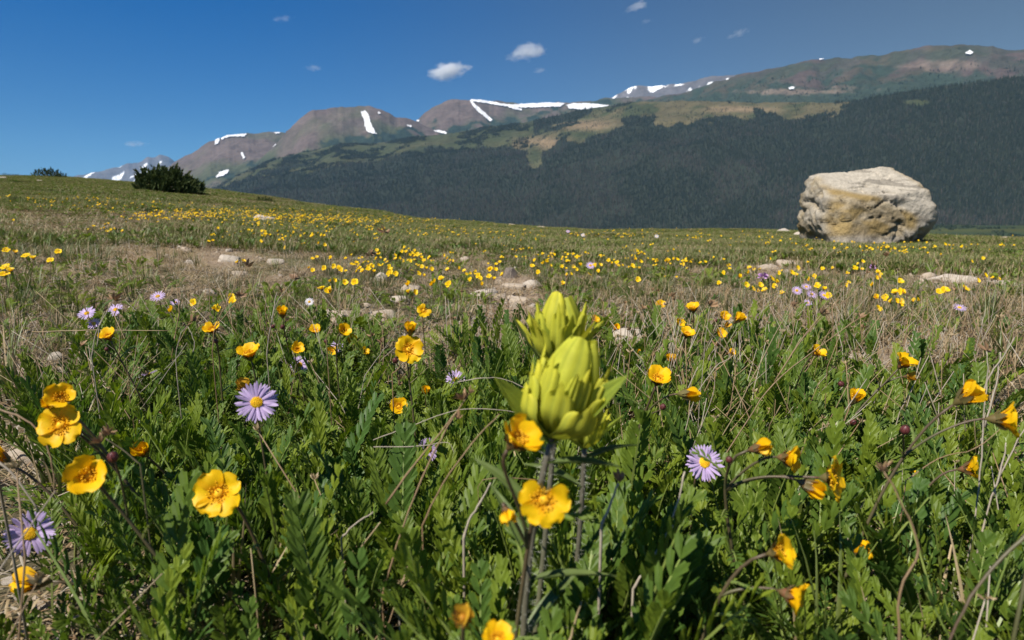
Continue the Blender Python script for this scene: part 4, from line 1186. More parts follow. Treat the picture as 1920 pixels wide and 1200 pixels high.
# ------------------------------------------------------------------ the yellow paintbrush
def bract_mb(L, rho, phi, zb, tipin, flare=0.0, notch=0.0, r=RND, rib=0.00055):
    """one bract wrapped round the axis: rho(v) bulges and comes back to tipin at the tip"""
    mb = MB(); asy = r.uniform(-.08, .08)
    def fn(u, v):
        base = 0.0018
        b = base + (rho - base) * math.sin(min(v / .52, 1) * PI / 2) if v < .52 else rho + (tipin - rho) * ((v - .52) / .48) ** 1.7
        b += flare * v ** 2
        w = phi * (0.45 + 0.55 * math.sin(min(1, v / .5) * PI / 2)) * math.sqrt(max(0.0, 1 - (.62 if notch > .06 else .84 if notch == .04 else .985) * max(0, (v - .5) / .5) ** 2.6))
        a = u * min(1.45, w / max(b, .0022))
        z = v * L * (1 - (.13 * (1 - math.cos(2 * PI * u * 1.0)) * .5 + .10 * u * u) * v ** 4 * (notch > .06) - notch * abs(u) ** 1.5 * v) 
        b += rib * math.cos(u * PI * 3) - .0009 * abs(u) ** 2.2 * v
        return (b * math.cos(a + asy * v), b * math.sin(a + asy * v), zb + z)
    mb.surf(10, 12, fn)
    return mb
def lance_mb(L, w, bend, droop=0.0, tw=0.0, seed=0):
    """a lance-shaped leaf along +X, curving up or down"""
    mb = MB(); r = random.Random(seed)
    def fn(u, v):
        a = bend + droop * v
        x = L * v * math.cos(bend + droop * v * .5); z = L * v * math.sin(bend + droop * v * .5)
        hw = w * (0.30 + 0.70 * math.sin(min(1, v / .42) * PI / 2)) * max(0.0, 1 - max(0, (v - .42) / .58) ** 1.7) ** .85
        y = u * hw; t = tw * v
        up = abs(u) ** 1.5 * hw * .42 + .0004 * math.cos(u * PI * 2.5)
        return (x - math.sin(a) * (up * math.cos(t)), y * math.cos(t), z + math.cos(a) * up + y * math.sin(t))
    mb.surf(8, 12, fn)
    return mb
def rz(a): return Matrix.Rotation(a, 4, 'Z')
def paintbrush(lab, base_px, head_px, d, scale, rings, leaves, spin, tilt=(0, 0), zs=.84):
    top = at(*head_px, d)
    bx_ = at(*base_px, d)
    org = Vector((bx_.x, bx_.y + 0.01, zg(bx_.x, bx_.y) - 0.004))
    root = empty('paintbrush', org, lab, 'paintbrush')
    ax = Vector((tilt[0], tilt[1], 1)).normalized()
    _, pts = stem_curve(root, org, org, top, ax, 0.0013 * scale, 0.0012 * scale, 'stem', 'brush_stem')
    hm4 = Matrix.Translation(top - org) @ ax.to_track_quat('Z', 'Y').to_matrix().to_4x4() @ rz(spin) @ Matrix.Diagonal((scale, scale, scale * zs, 1))
    for (n, off, L, rho, phi, zb, tip, fl, nt, mat) in rings:
        for k in range(n):
            mb = bract_mb(L * RND.uniform(.93, 1.07), rho, phi, zb, tip, fl * RND.uniform(.7, 1.2), nt)
            link('bract', mb.mesh('bract', [M[mat]]), root, hm4 @ rz(off + 2 * PI * k / n + RND.uniform(-.12, .12)))
    for (t, ang, L, w, bend, droop, mat, *rl) in leaves:              # t: along the stem, 1 = foot of the head
        k = min(11, int(t * 12)); p = pts[k].lerp(pts[k + 1], t * 12 - k)
        link('leaf', lance_mb(L, w, bend, droop, RND.uniform(-.3, .3)).mesh('leaf', [M[mat]]), root, Matrix.Translation(p - org) @ rz(ang) @ Matrix.Rotation(-bend, 4, 'Y') @ Matrix.Rotation(rl[0] if rl else 0, 4, 'X') @ Matrix.Rotation(bend, 4, 'Y'))
    hb_ = MB()                                                   # the woolly hairs of the stem
    for i in range(260):
        k = RND.uniform(3, 11.9); p = pts[int(k)].lerp(pts[int(k) + 1], k % 1) - org
        dr = Vector((RND.gauss(0, 1), RND.gauss(0, 1), RND.gauss(.2, .5))).normalized()
        s_ = dr.orthogonal().normalized() * 0.00006
        q = p + dr * RND.uniform(.0032, .0050) * scale
        hb_.add([p - s_, p + s_, q], [(0, 1, 2)])
    tag(link('hairs', hb_.mesh('hairs', [M['hair']], False), root), kind='stuff')
    return root
Y_ = -PI / 2                                                     # the side turned to the lens
FRONT = [(3, Y_ + .05, .037, .0098, .0094, .004, .0046, 0, .04, 'bract'), (6, Y_ + .52, .033, .0108, .0044, .003, .0098, .0016, .09, 'bract'), (5, Y_ - .62, .0260, .0122, .0062, .0015, .0120, .0030, .11, 'bract'),
         (4, Y_ + .25, .0200, .0138, .0078, .0, .0128, .0025, .08, 'bract'), (5, .3, .029, .0118, .0026, .002, .0110, .002, .05, 'bract')]
paintbrush('tall front yellow-green paintbrush, the largest bloom in the centre', (990, 1120), (1036, 820), .262, 1.14, FRONT,
           [(.985, PI + .25, .037, .0062, .80, .25, 'bract_leaf', -.95), (.985, -.30, .042, .0056, .70, .25, 'bract_leaf', .8), (.99, Y_ + .5, .020, .0065, .95, .35, 'bract_leaf'), (.99, PI / 2, .03, .006, .9, .2, 'bract_leaf'),
            (.90, -.12, .029, .0036, .12, -.25, 'brush_leaf'), (.72, PI * .86, .034, .0035, .9, -.5, 'brush_leaf'), (.55, -.06, .036, .0032, .25, -.35, 'brush_leaf'), (.60, 2.2, .036, .0034, .9, -.4, 'brush_leaf'), (.4, .6, .036, .0034, .8, -.4, 'brush_leaf')], .0, (.30, .05))
REAR = [(3, Y_ + .4, .034, .0088, .0080, .004, .0038, 0, .04, 'bract'), (6, .4, .031, .0098, .0038, .003, .0098, .0020, .09, 'bract'), (5, Y_ + 1.0, .026, .0108, .0052, .0015, .0122, .0050, .11, 'bract'), (6, .9, .024, .0110, .0020, .001, .0130, .005, .03, 'bract')]
paintbrush('rear yellow-green paintbrush rising behind the front bloom', (985, 1060), (1046, 694), .305, 1.10, REAR,
           [(.985, PI + .45, .028, .0075, 1.05, .3, 'bract_leaf'), (.985, -.15, .030, .0065, .85, .25, 'bract'), (.97, PI - .15, .034, .0034, .75, .35, 'brush_leaf'), (.9, .4, .03, .004, .7, -.2, 'brush_leaf')], .4, (.04, .1))
LOW = [(3, Y_ + .3, .026, .0064, .0070, .002, .0030, 0, .05, 'bract'), (5, Y_ + .8, .022, .0078, .0046, .001, .0078, .002, .08, 'bract'), (4, .3, .017, .0086, .0044, .0, .0098, .003, .08, 'bract')]
paintbrush('small yellow-green paintbrush low behind the right side of the front bloom', (1040, 1080), (1096, 838), .31, 1.0, LOW,
           [(.985, -.35, .026, .004, .75, .1, 'bract_leaf'), (.985, PI, .02, .004, .7, .1, 'bract_leaf'), (.93, .1, .026, .0034, .45, -.4, 'brush_leaf'), (.8, PI, .03, .0034, .6, -.4, 'brush_leaf')], .9, (.02, .02))
def husk_mb(sc, r):
    mb = MB()
    for k in range(9):
        v_ = Vector((r.gauss(0, .6), r.gauss(0, .6), r.uniform(.3, 1))).normalized(); s_ = v_.orthogonal().normalized()
        L = sc * r.uniform(.6, 1.1)
        mb.ribbon([v_ * L * .1, v_ * L * .45, v_ * L * .8, v_ * L], [L * .06, L * .16, L * .10, L * .01], s_, 0, .4)
    return mb

# ------------------------------------------------------------------ daisies
def ray_mb(L=0.0105, w=0.0008, seed=0):
    mb = MB(); r = random.Random(seed); dr = r.uniform(-.25, .12); lift = r.uniform(.0, .16)
    def fn(u, v):
        hw = w * (0.55 + .45 * math.sin(min(1, v * 1.8) * PI / 2)) * (1 - max(0, (v - .82) / .18) ** 2 * .75)
        return (0.0028 + L * v, u * hw, lift * L * v + dr * L * v * v + .0002 * (1 - u * u))
    mb.surf(2, 5, fn); return mb
RAYS = [ray_mb(RND.uniform(.0095, .0112), RND.uniform(.00075, .001), i) for i in range(4)]
RAY_ME = [mb.mesh('ray', [M['ray']]) for mb in RAYS]
RAY_W = [mb.mesh('ray', [M['ray_white']]) for mb in RAYS]
def disc_mb():
    mb = MB(); mb.ball((0, 0, 0.0004), 0.0040, 0, 14, 8, .42)
    for i in range(90):
        q = .0039 * math.sqrt((i + .5) / 90); a = i * 2.39996
        z = .0004 + .0040 * .42 * math.sqrt(max(0, 1 - (q / .0041) ** 2))
        mb.ball((q * math.cos(a), q * math.sin(a), z), .00034, 0, 4, 3, 1.5)
    for k in range(14):
        a = 2 * PI * k / 14; e = Vector((math.cos(a), math.sin(a), 0)); s_ = Vector((-math.sin(a), math.cos(a), 0))
        mb.ribbon([e * .001 + Vector((0, 0, -.0035)), e * .0032 + Vector((0, 0, -.0022)), e * .0042 + Vector((0, 0, -.0003))], [.0008, .0008, .0001], s_, 1)
    return mb
DISC_MB = disc_mb(); DISC = DISC_MB.mesh('flower_head', [M['disc'], M['stem']])
def small_daisy(mats):
    mb = MB(); mb.merge(DISC_MB, Matrix.Identity(4))
    for k in range(30): 
        b = len(mb.m); mb.merge(RAYS[k % 4], rz(2 * PI * k / 30)); mb.m[b:] = [2] * (len(mb.m) - b)
    return mb.mesh('flower_head', mats)
SD = small_daisy([M['disc'], M['stem'], M['ray']]); SDW = small_daisy([M['disc'], M['stem'], M['ray_white']])
DAISIES = [  # px, py, size, facing, white, root offset, label
 (481, 755, 84, (.36, .50, .78), 0, (.0, .02), 'lavender daisy with yellow centre behind the withered flower left of centre'),
 (56, 1001, 90, (.52, .52, .62), 0, (.03, .02), 'lavender daisy at the left edge low down, seen from its side'),
 (1320, 868, 78, (.15, .55, .75), 0, (.0, .02), 'pale lavender daisy half covered by a leaf in the right foreground'),
 (803, 842, 46, (.25, .1, .9), 0, (.0, .02), 'small drooping violet daisy behind the dry stalk left of the paintbrush'),
 (855, 713, 40, (.05, .55, .8), 0, (.0, .02), 'pale daisy touching the dry seed head left of the paintbrush'),
 (163, 588, 32, (.0, .75, .65), 0, (.0, .01), 'lavender daisy on the left, left one of the trio'),
 (217, 581, 30, (.0, .75, .65), 0, (.0, .01), 'lavender daisy on the left, right one of the trio by the leaning dry stalk'),
 (176, 607, 26, (.1, .75, .65), 0, (.0, .01), 'lavender daisy on the left, lowest of the trio'),
 (296, 556, 28, (.0, .8, .5), 0, (.0, .01), 'ragged pale daisy right of the daisy trio'),
 (328, 567, 18, (.1, .8, .5), 0, (.0, .01), 'small pinkish daisy beside a yellow flower right of the ragged daisy'),
 (278, 702, 34, (-.3, .9, -.1), 0, (.0, .01), 'side-on daisy with raised yellow centre left of the tall fern-like leaf'),
 (562, 684, 36, (.1, .4, .85), 0, (.0, .01), 'lavender daisy below the flower peeping from the fern-like leaf'),
 (632, 651, 26, (.2, .5, .8), 0, (.0, .01), 'faint lavender daisy behind the bent dark flower stem'),
 (580, 566, 17, (.1, .55, .8), 1, (.0, .01), 'tiny white daisy above the tan slabs'),
 (1107, 498, 18, (.0, .7, .6), 0, (.0, .01), 'pale lilac daisy among the yellow flowers of the middle meadow'),
 (1494, 545, 20, (.0, .6, .7), 0, (.0, .01), 'lavender daisy at the left of the clump below the boulder'),
 (1512, 538, 19, (.0, .8, .5), 0, (.0, .01), 'lavender daisy at the top of the clump below the boulder'),
 (1522, 552, 21, (.1, .7, .6), 0, (.0, .01), 'lavender daisy in the middle of the clump below the boulder'),
 (1545, 554, 22, (.2, .7, .6), 0, (.0, .01), 'lavender daisy at the right of the clump below the boulder'),
 (1514, 568, 17, (.0, .7, .6), 0, (.0, .01), 'lavender daisy at the bottom of the clump below the boulder'),
 (1799, 577, 24, (.0, .8, .4), 0, (.0, .01), 'pale daisy by a yellow flower and a green grass tuft on the right'),
 (1231, 443, 9, (.0, .7, .6), 1, (.0, .01), 'tiny white daisy far off in the middle of the meadow'),
 (1093, 441, 9, (.0, .7, .6), 1, (.0, .01), 'tiny white daisy far off above the paintbrush tip'),
 (1065, 434, 8, (.0, .7, .6), 0, (.0, .01), 'tiny lilac daisy on the far crest above the paintbrush')]
for (px_, py_, sz, nr, wh, ro, lab) in DAISIES:
    if py_ > 600: d, sc = ray_depth(px_, py_, sz, .045, .15, .027)
    else:
        gx, gy, gz, dd, _ = hits([px_], [py_], .07); d = float(dd[0])
    P = at(px_, py_, d); N = camdir(*nr); sc = sz * d / F / .027 * (.93 if sz > 60 else 1)
    rx, ry = P.x + ro[0] * sc, P.y + ro[1] * sc
    org = Vector((rx, ry, zg(rx, ry) - .004))
    root = empty('daisy', org, lab, 'daisy', 'daisies in the meadow')
    stem_curve(root, org, org, P - N * .003 * sc, N, .0008 * sc, .0007 * sc)
    hm4 = Matrix.Translation(P - org) @ orient(N).to_matrix().to_4x4() @ Matrix.Scale(sc, 4)
    if sz < 30:
        link('flower_head', SDW if wh else SD, root, hm4)
    else:
        h_ = link('flower_head', DISC, root, hm4)
        n = 38
        for k in range(n):
            if RND.random() < .04: continue
            link('ray', RND.choice(RAY_ME), h_, rz(2 * PI * k / n + RND.uniform(-.06, .06)) @ Matrix.Rotation(RND.uniform(-.16, .12), 4, 'Y') @ Matrix.Translation((0, 0, .0003 * (k % 3))))
    for k in range(3):
        link('leaf', lance_mb(.02 * sc, .0022 * sc, .9, -.5, 0, k).mesh('leaf', [M['brush_leaf']]), root, Matrix.Translation((0, 0, .004)) @ rz(RND.uniform(0, 6.28)))
# little pink and purple clover heads
for (px_, py_, sz, lab) in [(1430, 520, 22, 'lilac clover head on bare soil left below the boulder'), (1636, 501, 13, 'purple clover head by the dry seed stalk under the boulder'),
                            (1440, 607, 12, 'small pink clover head right of the smooth tan stone, upper one'), (1464, 618, 14, 'pink clover head right of the smooth tan stone, lower one'), (1430, 626, 12, 'faint pink clover head at the foot of the smooth tan stone')]:
    gx, gy, gz, dd, _ = hits([px_], [py_], .04); d = float(dd[0]); P = at(px_, py_, d); r_ = sz / 2 / F * d
    org = Vector((P.x, P.y + .01, zg(P.x, P.y + .01)))
    root = empty('clover', org, lab, 'clover', 'clover heads')
    stem_curve(root, org, org, P, Vector((0, 0, 1)), r_ * .15, r_ * .12)
    mb = MB()
    for k in range(46):
        v_ = Vector((RND.gauss(0, 1), RND.gauss(0, 1), RND.gauss(.5, .8))).normalized(); s_ = v_.orthogonal().normalized()
        mb.ribbon([v_ * r_ * .25, v_ * r_ * .7, v_ * r_ * RND.uniform(.85, 1.1)], [r_ * .05, r_ * .16, r_ * .03], s_)
    link('flower_head', mb.mesh('flower_head', [M['clover']]), root, Matrix.Translation(P - org))

# ------------------------------------------------------------------ yellow flowers of the middle distance
def small_flower(seed, n_heads, closed=False):
    """a whole small avens: stem, a few leaf strips and simple five-petalled flowers, origin at the ground, 9 cm tall"""
    r = random.Random(seed); mb = MB()
    for h in range(n_heads):
        top = Vector((r.uniform(-.018, .018) * (n_heads > 1), r.uniform(-.012, .012), .09 - .012 * h * r.random()))
        mb.tube(bez(Vector((0, 0, 0)), Vector((0, 0, .04)), top - Vector((0, 0, .03)), top, 5), .0007, 4, 1)
        N = Vector((r.uniform(-.5, .5), r.uniform(-1.5, -.2), 1)).normalized()
        q = Matrix.Translation(top) @ N.to_track_quat('Z', 'Y').to_matrix().to_4x4()
        el0 = r.uniform(.35, .9) if not closed else 1.1
        for k in range(5):
            a = 2 * PI * k / 5 + r.uniform(-.1, .1); e = Vector((math.cos(a), math.sin(a), 0)); s_ = Vector((-math.sin(a), math.cos(a), 0)); z_ = Vector((0, 0, 1))
            L, w = .0115 * r.uniform(.85, 1.1), .0053 * r.uniform(.85, 1.1)
            el = el0 + r.uniform(-.25, .25)
            pts = [(0, 0), (.45 * L, .9 * w), (.85 * L, .95 * w), (L, .35 * w)]
            vs = []; 
            for i, (x_, w_) in enumerate(pts):
                zz_ = x_ * math.sin(el) * (1.2 - .4 * x_ / L); xx_ = x_ * math.cos(el)
                vs += [q @ (e * xx_ - s_ * w_ + z_ * (zz_ + .15 * w_)), q @ (e * xx_ + z_ * zz_), q @ (e * xx_ + s_ * w_ + z_ * (zz_ + .15 * w_))]
            uv = [(j / 2, i / 3) for i in range(4) for j in range(3)]
            mb.add(vs, [(3 * i + j, 3 * i + j + 1, 3 * i + j + 4, 3 * i + j + 3) for i in range(3) for j in range(2)], 0, uv)
        b = len(mb.v); mb.ball((0, 0, .0012), .0025, 2, 7, 4, .5)
        mb.v[b:] = [tuple(q @ Vector(v_)) for v_ in mb.v[b:]]
        b = len(mb.v); mb.ball((0, 0, -.0012), .0028, 1, 6, 3, .8)
        mb.v[b:] = [tuple(q @ Vector(v_)) for v_ in mb.v[b:]]
    return mb
SF = [small_flower(i, [1, 1, 1, 2, 1, 2, 3][i], i == 4) for i in range(7)]
SF_MATS = [M['petal_far'], M['stem'], M['stamen']]
SF_ME = [mb.mesh('avens_flower', SF_MATS) for mb in SF]
MID = """20,470 52,481 88,487 92,478 14,513 4,512 25,412 158,424 174,425 188,420 195,427 203,424 216,421 219,434 207,428 312,592 370,574 388,581 402,580 412,577 424,573
457,490 453,430 488,451 497,454 528,450 541,445 559,445 570,440 581,447 587,460 603,467 603,448 538,470 545,440 552,436 520,432 465,428 466,436 477,430 500,440 511,438
582,508 598,508 617,508 614,494 636,508 645,510 607,545 619,532 648,537 660,536 600,544 660,505 668,512 674,510 690,503 693,500 678,514 709,497 718,490 704,476 712,477 752,470 760,469 774,473 780,481 782,493 788,492 728,500 727,509 738,486 745,484 722,517 734,513 731,522 738,508 798,502 791,516 755,558 754,545 801,536
770,477 782,475 797,501 796,491 824,483 831,486 847,495 845,490 832,509 856,510 866,507 884,508 890,512 906,513 891,525 905,533 902,522 814,536 821,534 830,538 872,522 921,515 936,520 918,521 755,470 775,470 768,490
958,440 975,452 990,436 1005,451 990,468 1011,482 1015,489 1027,482 1035,485 1021,494 1023,498 1030,499 1050,484 1052,499 1061,478 1069,490 1078,478 1084,489 1082,502 1070,513 1050,535 1010,517 997,498 996,488
1069,504 1081,505 1118,504 1122,499 1132,493 1148,494 1123,507 1169,468 1197,476 1204,478 1180,485 1184,492 1193,495 1192,508 1187,534 1228,495 1244,490 1250,496 1259,489 1263,488 1271,489 1271,500 1285,491 1303,492 1337,484 1362,513 1348,534 1397,508 1410,503 1402,515 1392,545 1420,542 1430,541 1449,533 1381,526 1422,551 1437,543 1457,550
1099,440 1108,430 1120,441 1137,450 1151,432 1165,428 1180,430 1205,434 1222,428 1246,431 1268,428 1285,442 1299,450 1315,430 1330,440 1352,445 1371,450 1392,441 1420,447 1395,434 1440,437 1425,436 1448,447 1440,462 1462,452 1478,448 1484,455
1441,485 1464,513 1478,520 1488,516 1496,512 1518,530 1525,526 1544,506 1535,541 1540,563 1580,529 1582,533 1610,502 1615,493 1636,522 1641,517 1641,520 1657,515 1633,535 1636,560 1645,566 1686,559 1687,560 1706,549 1668,556 1679,536 1717,561 1672,580 1675,573 1647,576 1580,510 1608,496 1560,505
1558,470 1590,465 1600,453 1627,472 1633,459 1652,458 1660,466 1672,472 1694,470 1712,455 1722,452 1731,455 1744,474 1758,476 1773,463 1790,460 1820,491 1832,460 1845,490 1860,529 1870,460 1878,460 1896,445 1905,461 1840,533 1762,553 1766,560 1811,554 1846,520 1688,458 1704,465 1566,458 1575,463 1610,466 1618,463 1640,470 1739,464 1752,466 1783,466 1800,465"""
mid = sorted([tuple(map(float, q.split(','))) for q in MID.split()], key=lambda q: -q[1])
MID_REST, mid = mid[250:], mid[:250]
mx, my = np.array(mid).T
gx, gy, gz, dd, _ = hits(mx, my, 0.078)
MID_ITEMS = []
for i in range(len(mid)):
    o = link('avens_flower', SF_ME[RND.choice([0, 1, 2, 0, 1, 2, 4, 3, 5])])
    k = dd[i] / 1.5
    sc = RND.choice([RND.uniform(.42, .7), RND.uniform(.6, .95)])
    if mx[i] < 110 and my[i] > 455: sc = RND.uniform(.95, 1.2)
    o.location = (gx[i], gy[i], gz[i] - .004); o.scale = (sc, sc, RND.uniform(.85, 1.05))
    o.rotation_euler = (RND.uniform(-.15, .15), RND.uniform(-.1, .25), RND.uniform(-.6, .6))
    MID_ITEMS.append((o, mx[i], my[i]))

# ------------------------------------------------------------------ grass, litter and leaf carpet
def tuft(seed, n, h0, h1, w, lean, curl, mats, mix, rad):
    r = random.Random(seed); mb = MB()
    for i in range(n):
        a = r.uniform(0, 2 * PI); q = rad * math.sqrt(r.random())
        b = Vector((q * math.cos(a), q * math.sin(a), -.004)); L = r.uniform(h0, h1)
        da = a + r.uniform(-.9, .9); dr = Vector((math.cos(da), math.sin(da), 0)); s_ = Vector((-math.sin(da), math.cos(da), 0))
        th = r.uniform(0, lean); k = r.uniform(.2, 1) * curl; pts = []; p = b
        for j in range(6):
            pts.append(p); p = p + (dr * math.sin(th) + Vector((0, 0, 1)) * math.cos(th)) * (L / 5); th += k / 5
        ww = w * r.uniform(.7, 1.3)
        mb.ribbon(pts, [ww * x for x in (.7, 1, .95, .75, .45, .04)], s_, 1 if r.random() < mix else 0, .25)
    return mb
G = [source(tuft(i, 26, .04, .10, .0011, .45, .9, None, .22, .022), 'grass_tuft', [M['grass'], M['straw']]) for i in range(4)]
DR = [source(tuft(10 + i, 22, .04, .11, .0010, 1.0, 1.9, None, .35, .025), 'dry_tuft', [M['straw'], M['straw_pale']]) for i in range(4)]
def litter(seed):
    r = random.Random(seed); mb = MB()
    for i in range(34):
        a = r.uniform(0, 6.28); c = Vector((r.gauss(0, .028), r.gauss(0, .028), r.uniform(.000, .012))); L = r.uniform(.012, .055)
        d = Vector((math.cos(a), math.sin(a), r.gauss(0, .22))); s_ = Vector((-math.sin(a), math.cos(a), 0)); bw = r.uniform(-.3, .3)
        pts = [c + d * L * (t - .5) + s_ * bw * L * (t - .5) ** 2 + Vector((0, 0, .006 * math.sin(t * PI))) for t in (0, .35, .7, 1)]
        mb.ribbon(pts, [.0005, .0008, .0007, .0002], s_, r.choice([0, 0, 1, 2]), .2)
    return mb
LI = [source(litter(60 + i), 'litter', [M['straw'], M['straw_pale'], M['stalk']]) for i in range(4)]
def leaf_clump(seed, n, low, sc=1.0):
    r = random.Random(seed); mb = MB()
    for i in range(n):
        l_ = avens_leaf(400 + seed * 31 + i, r.uniform(.04, .06), 7 if low else 9, r.uniform(.4, 1.2), r.uniform(0, .3), r.uniform(.009, .012), r.uniform(.3, .8))
        mb.merge(l_, rz(r.uniform(0, 6.28)) @ Matrix.Translation((0, r.uniform(0, .012), 0)) @ Matrix.Rotation(-r.uniform(0, .6), 4, 'X') @ Matrix.Scale(sc, 4))
    return mb
LC = [source(leaf_clump(i, 7, False), 'leaf_clump', [M['avens_leaf'] if i % 3 else M['avens_light'], M['rachis']], False) for i in range(4)]
# wider patches of turf for the distance
def turf(seed, gr, dr_, lc, size=.16, h=1.0):
    r = random.Random(seed); mb = MB()
    for i in range(gr + dr_):
        t_ = tuft(seed * 50 + i, 12, .03 * h, .085 * h, .0016, .6, 1.0, None, .3, .03) if i < gr else tuft(seed * 50 + i, 11, .03 * h, .085 * h, .0015, .9, 1.5, None, 1, .03)
        if i >= gr: t_.m = [RND.choice([1, 1, 2]) for _ in t_.m]
        mb.merge(t_, Matrix.Translation((r.uniform(-size, size), r.uniform(-size, size), 0)) @ rz(r.uniform(0, 6)))
    for i in range(lc):
        c = Vector((r.uniform(-size, size), r.uniform(-size, size), 0))
        for k in range(7):
            a = r.uniform(0, 6.28); d = Vector((math.cos(a) * .6, math.sin(a) * .6, 1)).normalized(); s_ = d.cross(Vector((0, 0, 1))).normalized()
            L = r.uniform(.03, .055) * h
            mb.ribbon([c, c + d * L * .4, c + d * L * .8, c + d * L], [.002, .006, .006, .001], s_, 3, .3)
    return mb
TM = [M['grass_far'], M['straw'], M['straw_pale'], M['avens_leaf']]
TG = [source(turf(i, 15, 2, 6), 'turf', TM) for i in range(3)]
TD = [source(turf(10 + i, 4, 14, 2), 'turf', TM) for i in range(3)]
TX = [source(turf(20 + i, 8, 8, 4), 'turf', TM) for i in range(3)]

def sector(n, r0, r1, a0, a1, pw=2.0):
    a = NR.uniform(a0, a1, n); u = NR.random(n)
    r = (r0 ** pw + u * (r1 ** pw - r0 ** pw)) ** (1 / pw)
    return r * np.sin(a), r * np.cos(a), r
def place(name, x, y, lean, s0, s1, nvar, src, label, idx=None, zoff=0.0):
    n = len(x); z = zground(x, y) + zoff
    rot = np.stack([NR.normal(0, lean, n), NR.normal(0, lean, n), NR.uniform(0, 6.28, n)], 1)
    scatter(name, np.stack([x, y, z], 1), rot, NR.uniform(s0, s1, n), NR.integers(0, nvar, n) if idx is None else idx, src, label)

# where grass and where ferny leaves cover the foreground
LEAFY = [(420, 900, 420, 330, 1), (960, 1000, 420, 330, 1), (1450, 980, 430, 330, 1), (560, 720, 220, 90, .9), (300, 760, 120, 110, .7), (1080, 740, 200, 110, .6), (1340, 760, 200, 90, .6), (880, 660, 70, 40, .6), (1780, 1080, 200, 160, .9)]
TALL = [(40, 560, 190, 90, 1), (30, 700, 100, 80, 1), (620, 560, 190, 50, .9), (820, 560, 110, 40, .7), (1130, 540, 170, 60, .9), (1650, 610, 230, 50, .7), (1850, 600, 120, 50, .8), (1720, 480, 260, 18, .9), (1180, 440, 420, 20, .7), (470, 560, 80, 40, .7), (250, 560, 90, 60, .5)]
x, y, r = sector(5200, .16, 1.5, -1.05, 1.05, 1.2)
dry, soil, px, py, d = masks(x, y)
lf = blob(px, py, LEAFY) + (fbm(x * 7, y * 7, 101) - .5) * 1.3
k = clear(x, y) & (lf > .52) & (r > .2) & (soil < .55) & (NR.random(len(x)) < .42)
LCx, LCy = x[k], y[k]
place('leaf_carpet', x[k], y[k], .25, .80, 1.2, 4, LC, 'low carpet of ferny avens leaves between the foreground plants')
x, y, r = sector(5200, 1.3, 6.5, -1.0, 1.0, 1.5)
dry, soil, px, py, d = masks(x, y)
k = clear(x, y) & (soil < .45) & (fbm(x * 2.3, y * 2.3, 131) + .25 * blob(px, py, TALL) - .2 * dry > .50)
place('green_clumps', x[k], y[k], .2, .55, .95, 4, LC, 'dark green leafy clumps dotted through the middle meadow')
x, y, r = sector(5200, .18, 4.2, -1.0, 1.0, 1.5)
dry, soil, px, py, d = masks(x, y)
tl = blob(px, py, TALL) + (fbm(x * 4, y * 4, 102) - .5) * .9
lf = blob(px, py, LEAFY)
k = clear(x, y) & (soil < .5) & (NR.random(len(x)) < np.clip(.30 + .75 * tl - .55 * lf * (r < 1.3), .05, 1) * (.25 + 1.1 * sstep(.42, .60, fbm(x * 3.3, y * 3.3, 141)))) & (dry < .95)
place('grass', x[k], y[k], .16, np.interp(r[k], [.8, 1.6], [.55, .42]), np.interp(r[k], [.8, 1.6], [1.15, .82]), 4, G, 'green meadow grass in loose tufts')
x, y, r = sector(4200, .2, 4.2, -1.0, 1.0, 1.5)
dry, soil, px, py, d = masks(x, y)
lf = blob(px, py, LEAFY)
k = clear(x, y) & (NR.random(len(x)) < np.clip(.12 + .75 * dry - .6 * lf - .5 * (soil > .6), .03, 1) * (.35 + sstep(.40, .58, fbm(x * 2.7, y * 2.7, 142))))
place('dry_grass', x[k], y[k], .3, np.interp(r[k], [.8, 1.6], [.5, .38]), np.interp(r[k], [.8, 1.6], [1.05, .75]), 4, DR, 'bleached curling dry grass among the green')
def stems(seed):
    r = random.Random(seed); mb = MB()
    for i in range(5):
        b = Vector((r.gauss(0, .012), r.gauss(0, .012), -.004)); L = r.uniform(.07, .15); d_ = Vector((r.gauss(.35, .3), r.gauss(0, .25), 1)).normalized()
        kink = Vector((r.gauss(0, .25), r.gauss(0, .25), 0)); k_ = r.uniform(.4, .8)
        pts = [b, b + d_ * L * k_ * .5, b + d_ * L * k_, b + d_ * L * k_ + (d_ + kink).normalized() * L * (1 - k_)]
        mb.tube(pts, [.0006, .0005, .0005, .0003], 4, r.choice([0, 1, 1, 2]))
        if r.random() < .4: mb.merge(husk_mb(.005, r), Matrix.Translation(pts[-1]))
    return mb
DS = [source(stems(80 + i), 'dry_stems', [M['straw'], M['straw_pale'], M['stalk']]) for i in range(5)]
x, y, r = sector(9000, .32, 2.6, -.85, .85, 1.4)
dry, soil, px, py, d = masks(x, y)
w_ = blob(px, py, [(1330, 800, 190, 160, 1), (1480, 700, 190, 120, .9), (1780, 760, 200, 140, .8), (580, 690, 130, 60, .6), (960, 700, 200, 70, .6), (120, 780, 160, 120, .6), (430, 620, 120, 50, .4), (1650, 610, 260, 60, .5)]) * .22 + .012
k = NR.random(len(x)) < w_
place('dry_stems', x[k], y[k], .12, .7, 1.15, 5, DS, 'thin pale dry stems standing and leaning among the plants')
x, y, r = sector(9000, .16, 6.5, -1.0, 1.0, 1.4)
dry, soil, px, py, d = masks(x, y)
k = NR.random(len(x)) < np.clip(.65 + .3 * dry - .3 * soil, 0, 1)
place('litter', x[k], y[k], .05, .7, 1.3, 4, LI, 'dead stems and leaf litter on the soil')
x, y, r = sector(70000, 3.4, 30, -1.0, 1.0, 1.35)
dry, soil, px, py, d = masks(x, y)
k = clear(x, y) & (soil < .62) & (zbase(x, y) > -6) & (NR.random(len(x)) < .30 + 1.1 * sstep(.38, .62, fbm(x * 2.6, y * 2.6, 117)))
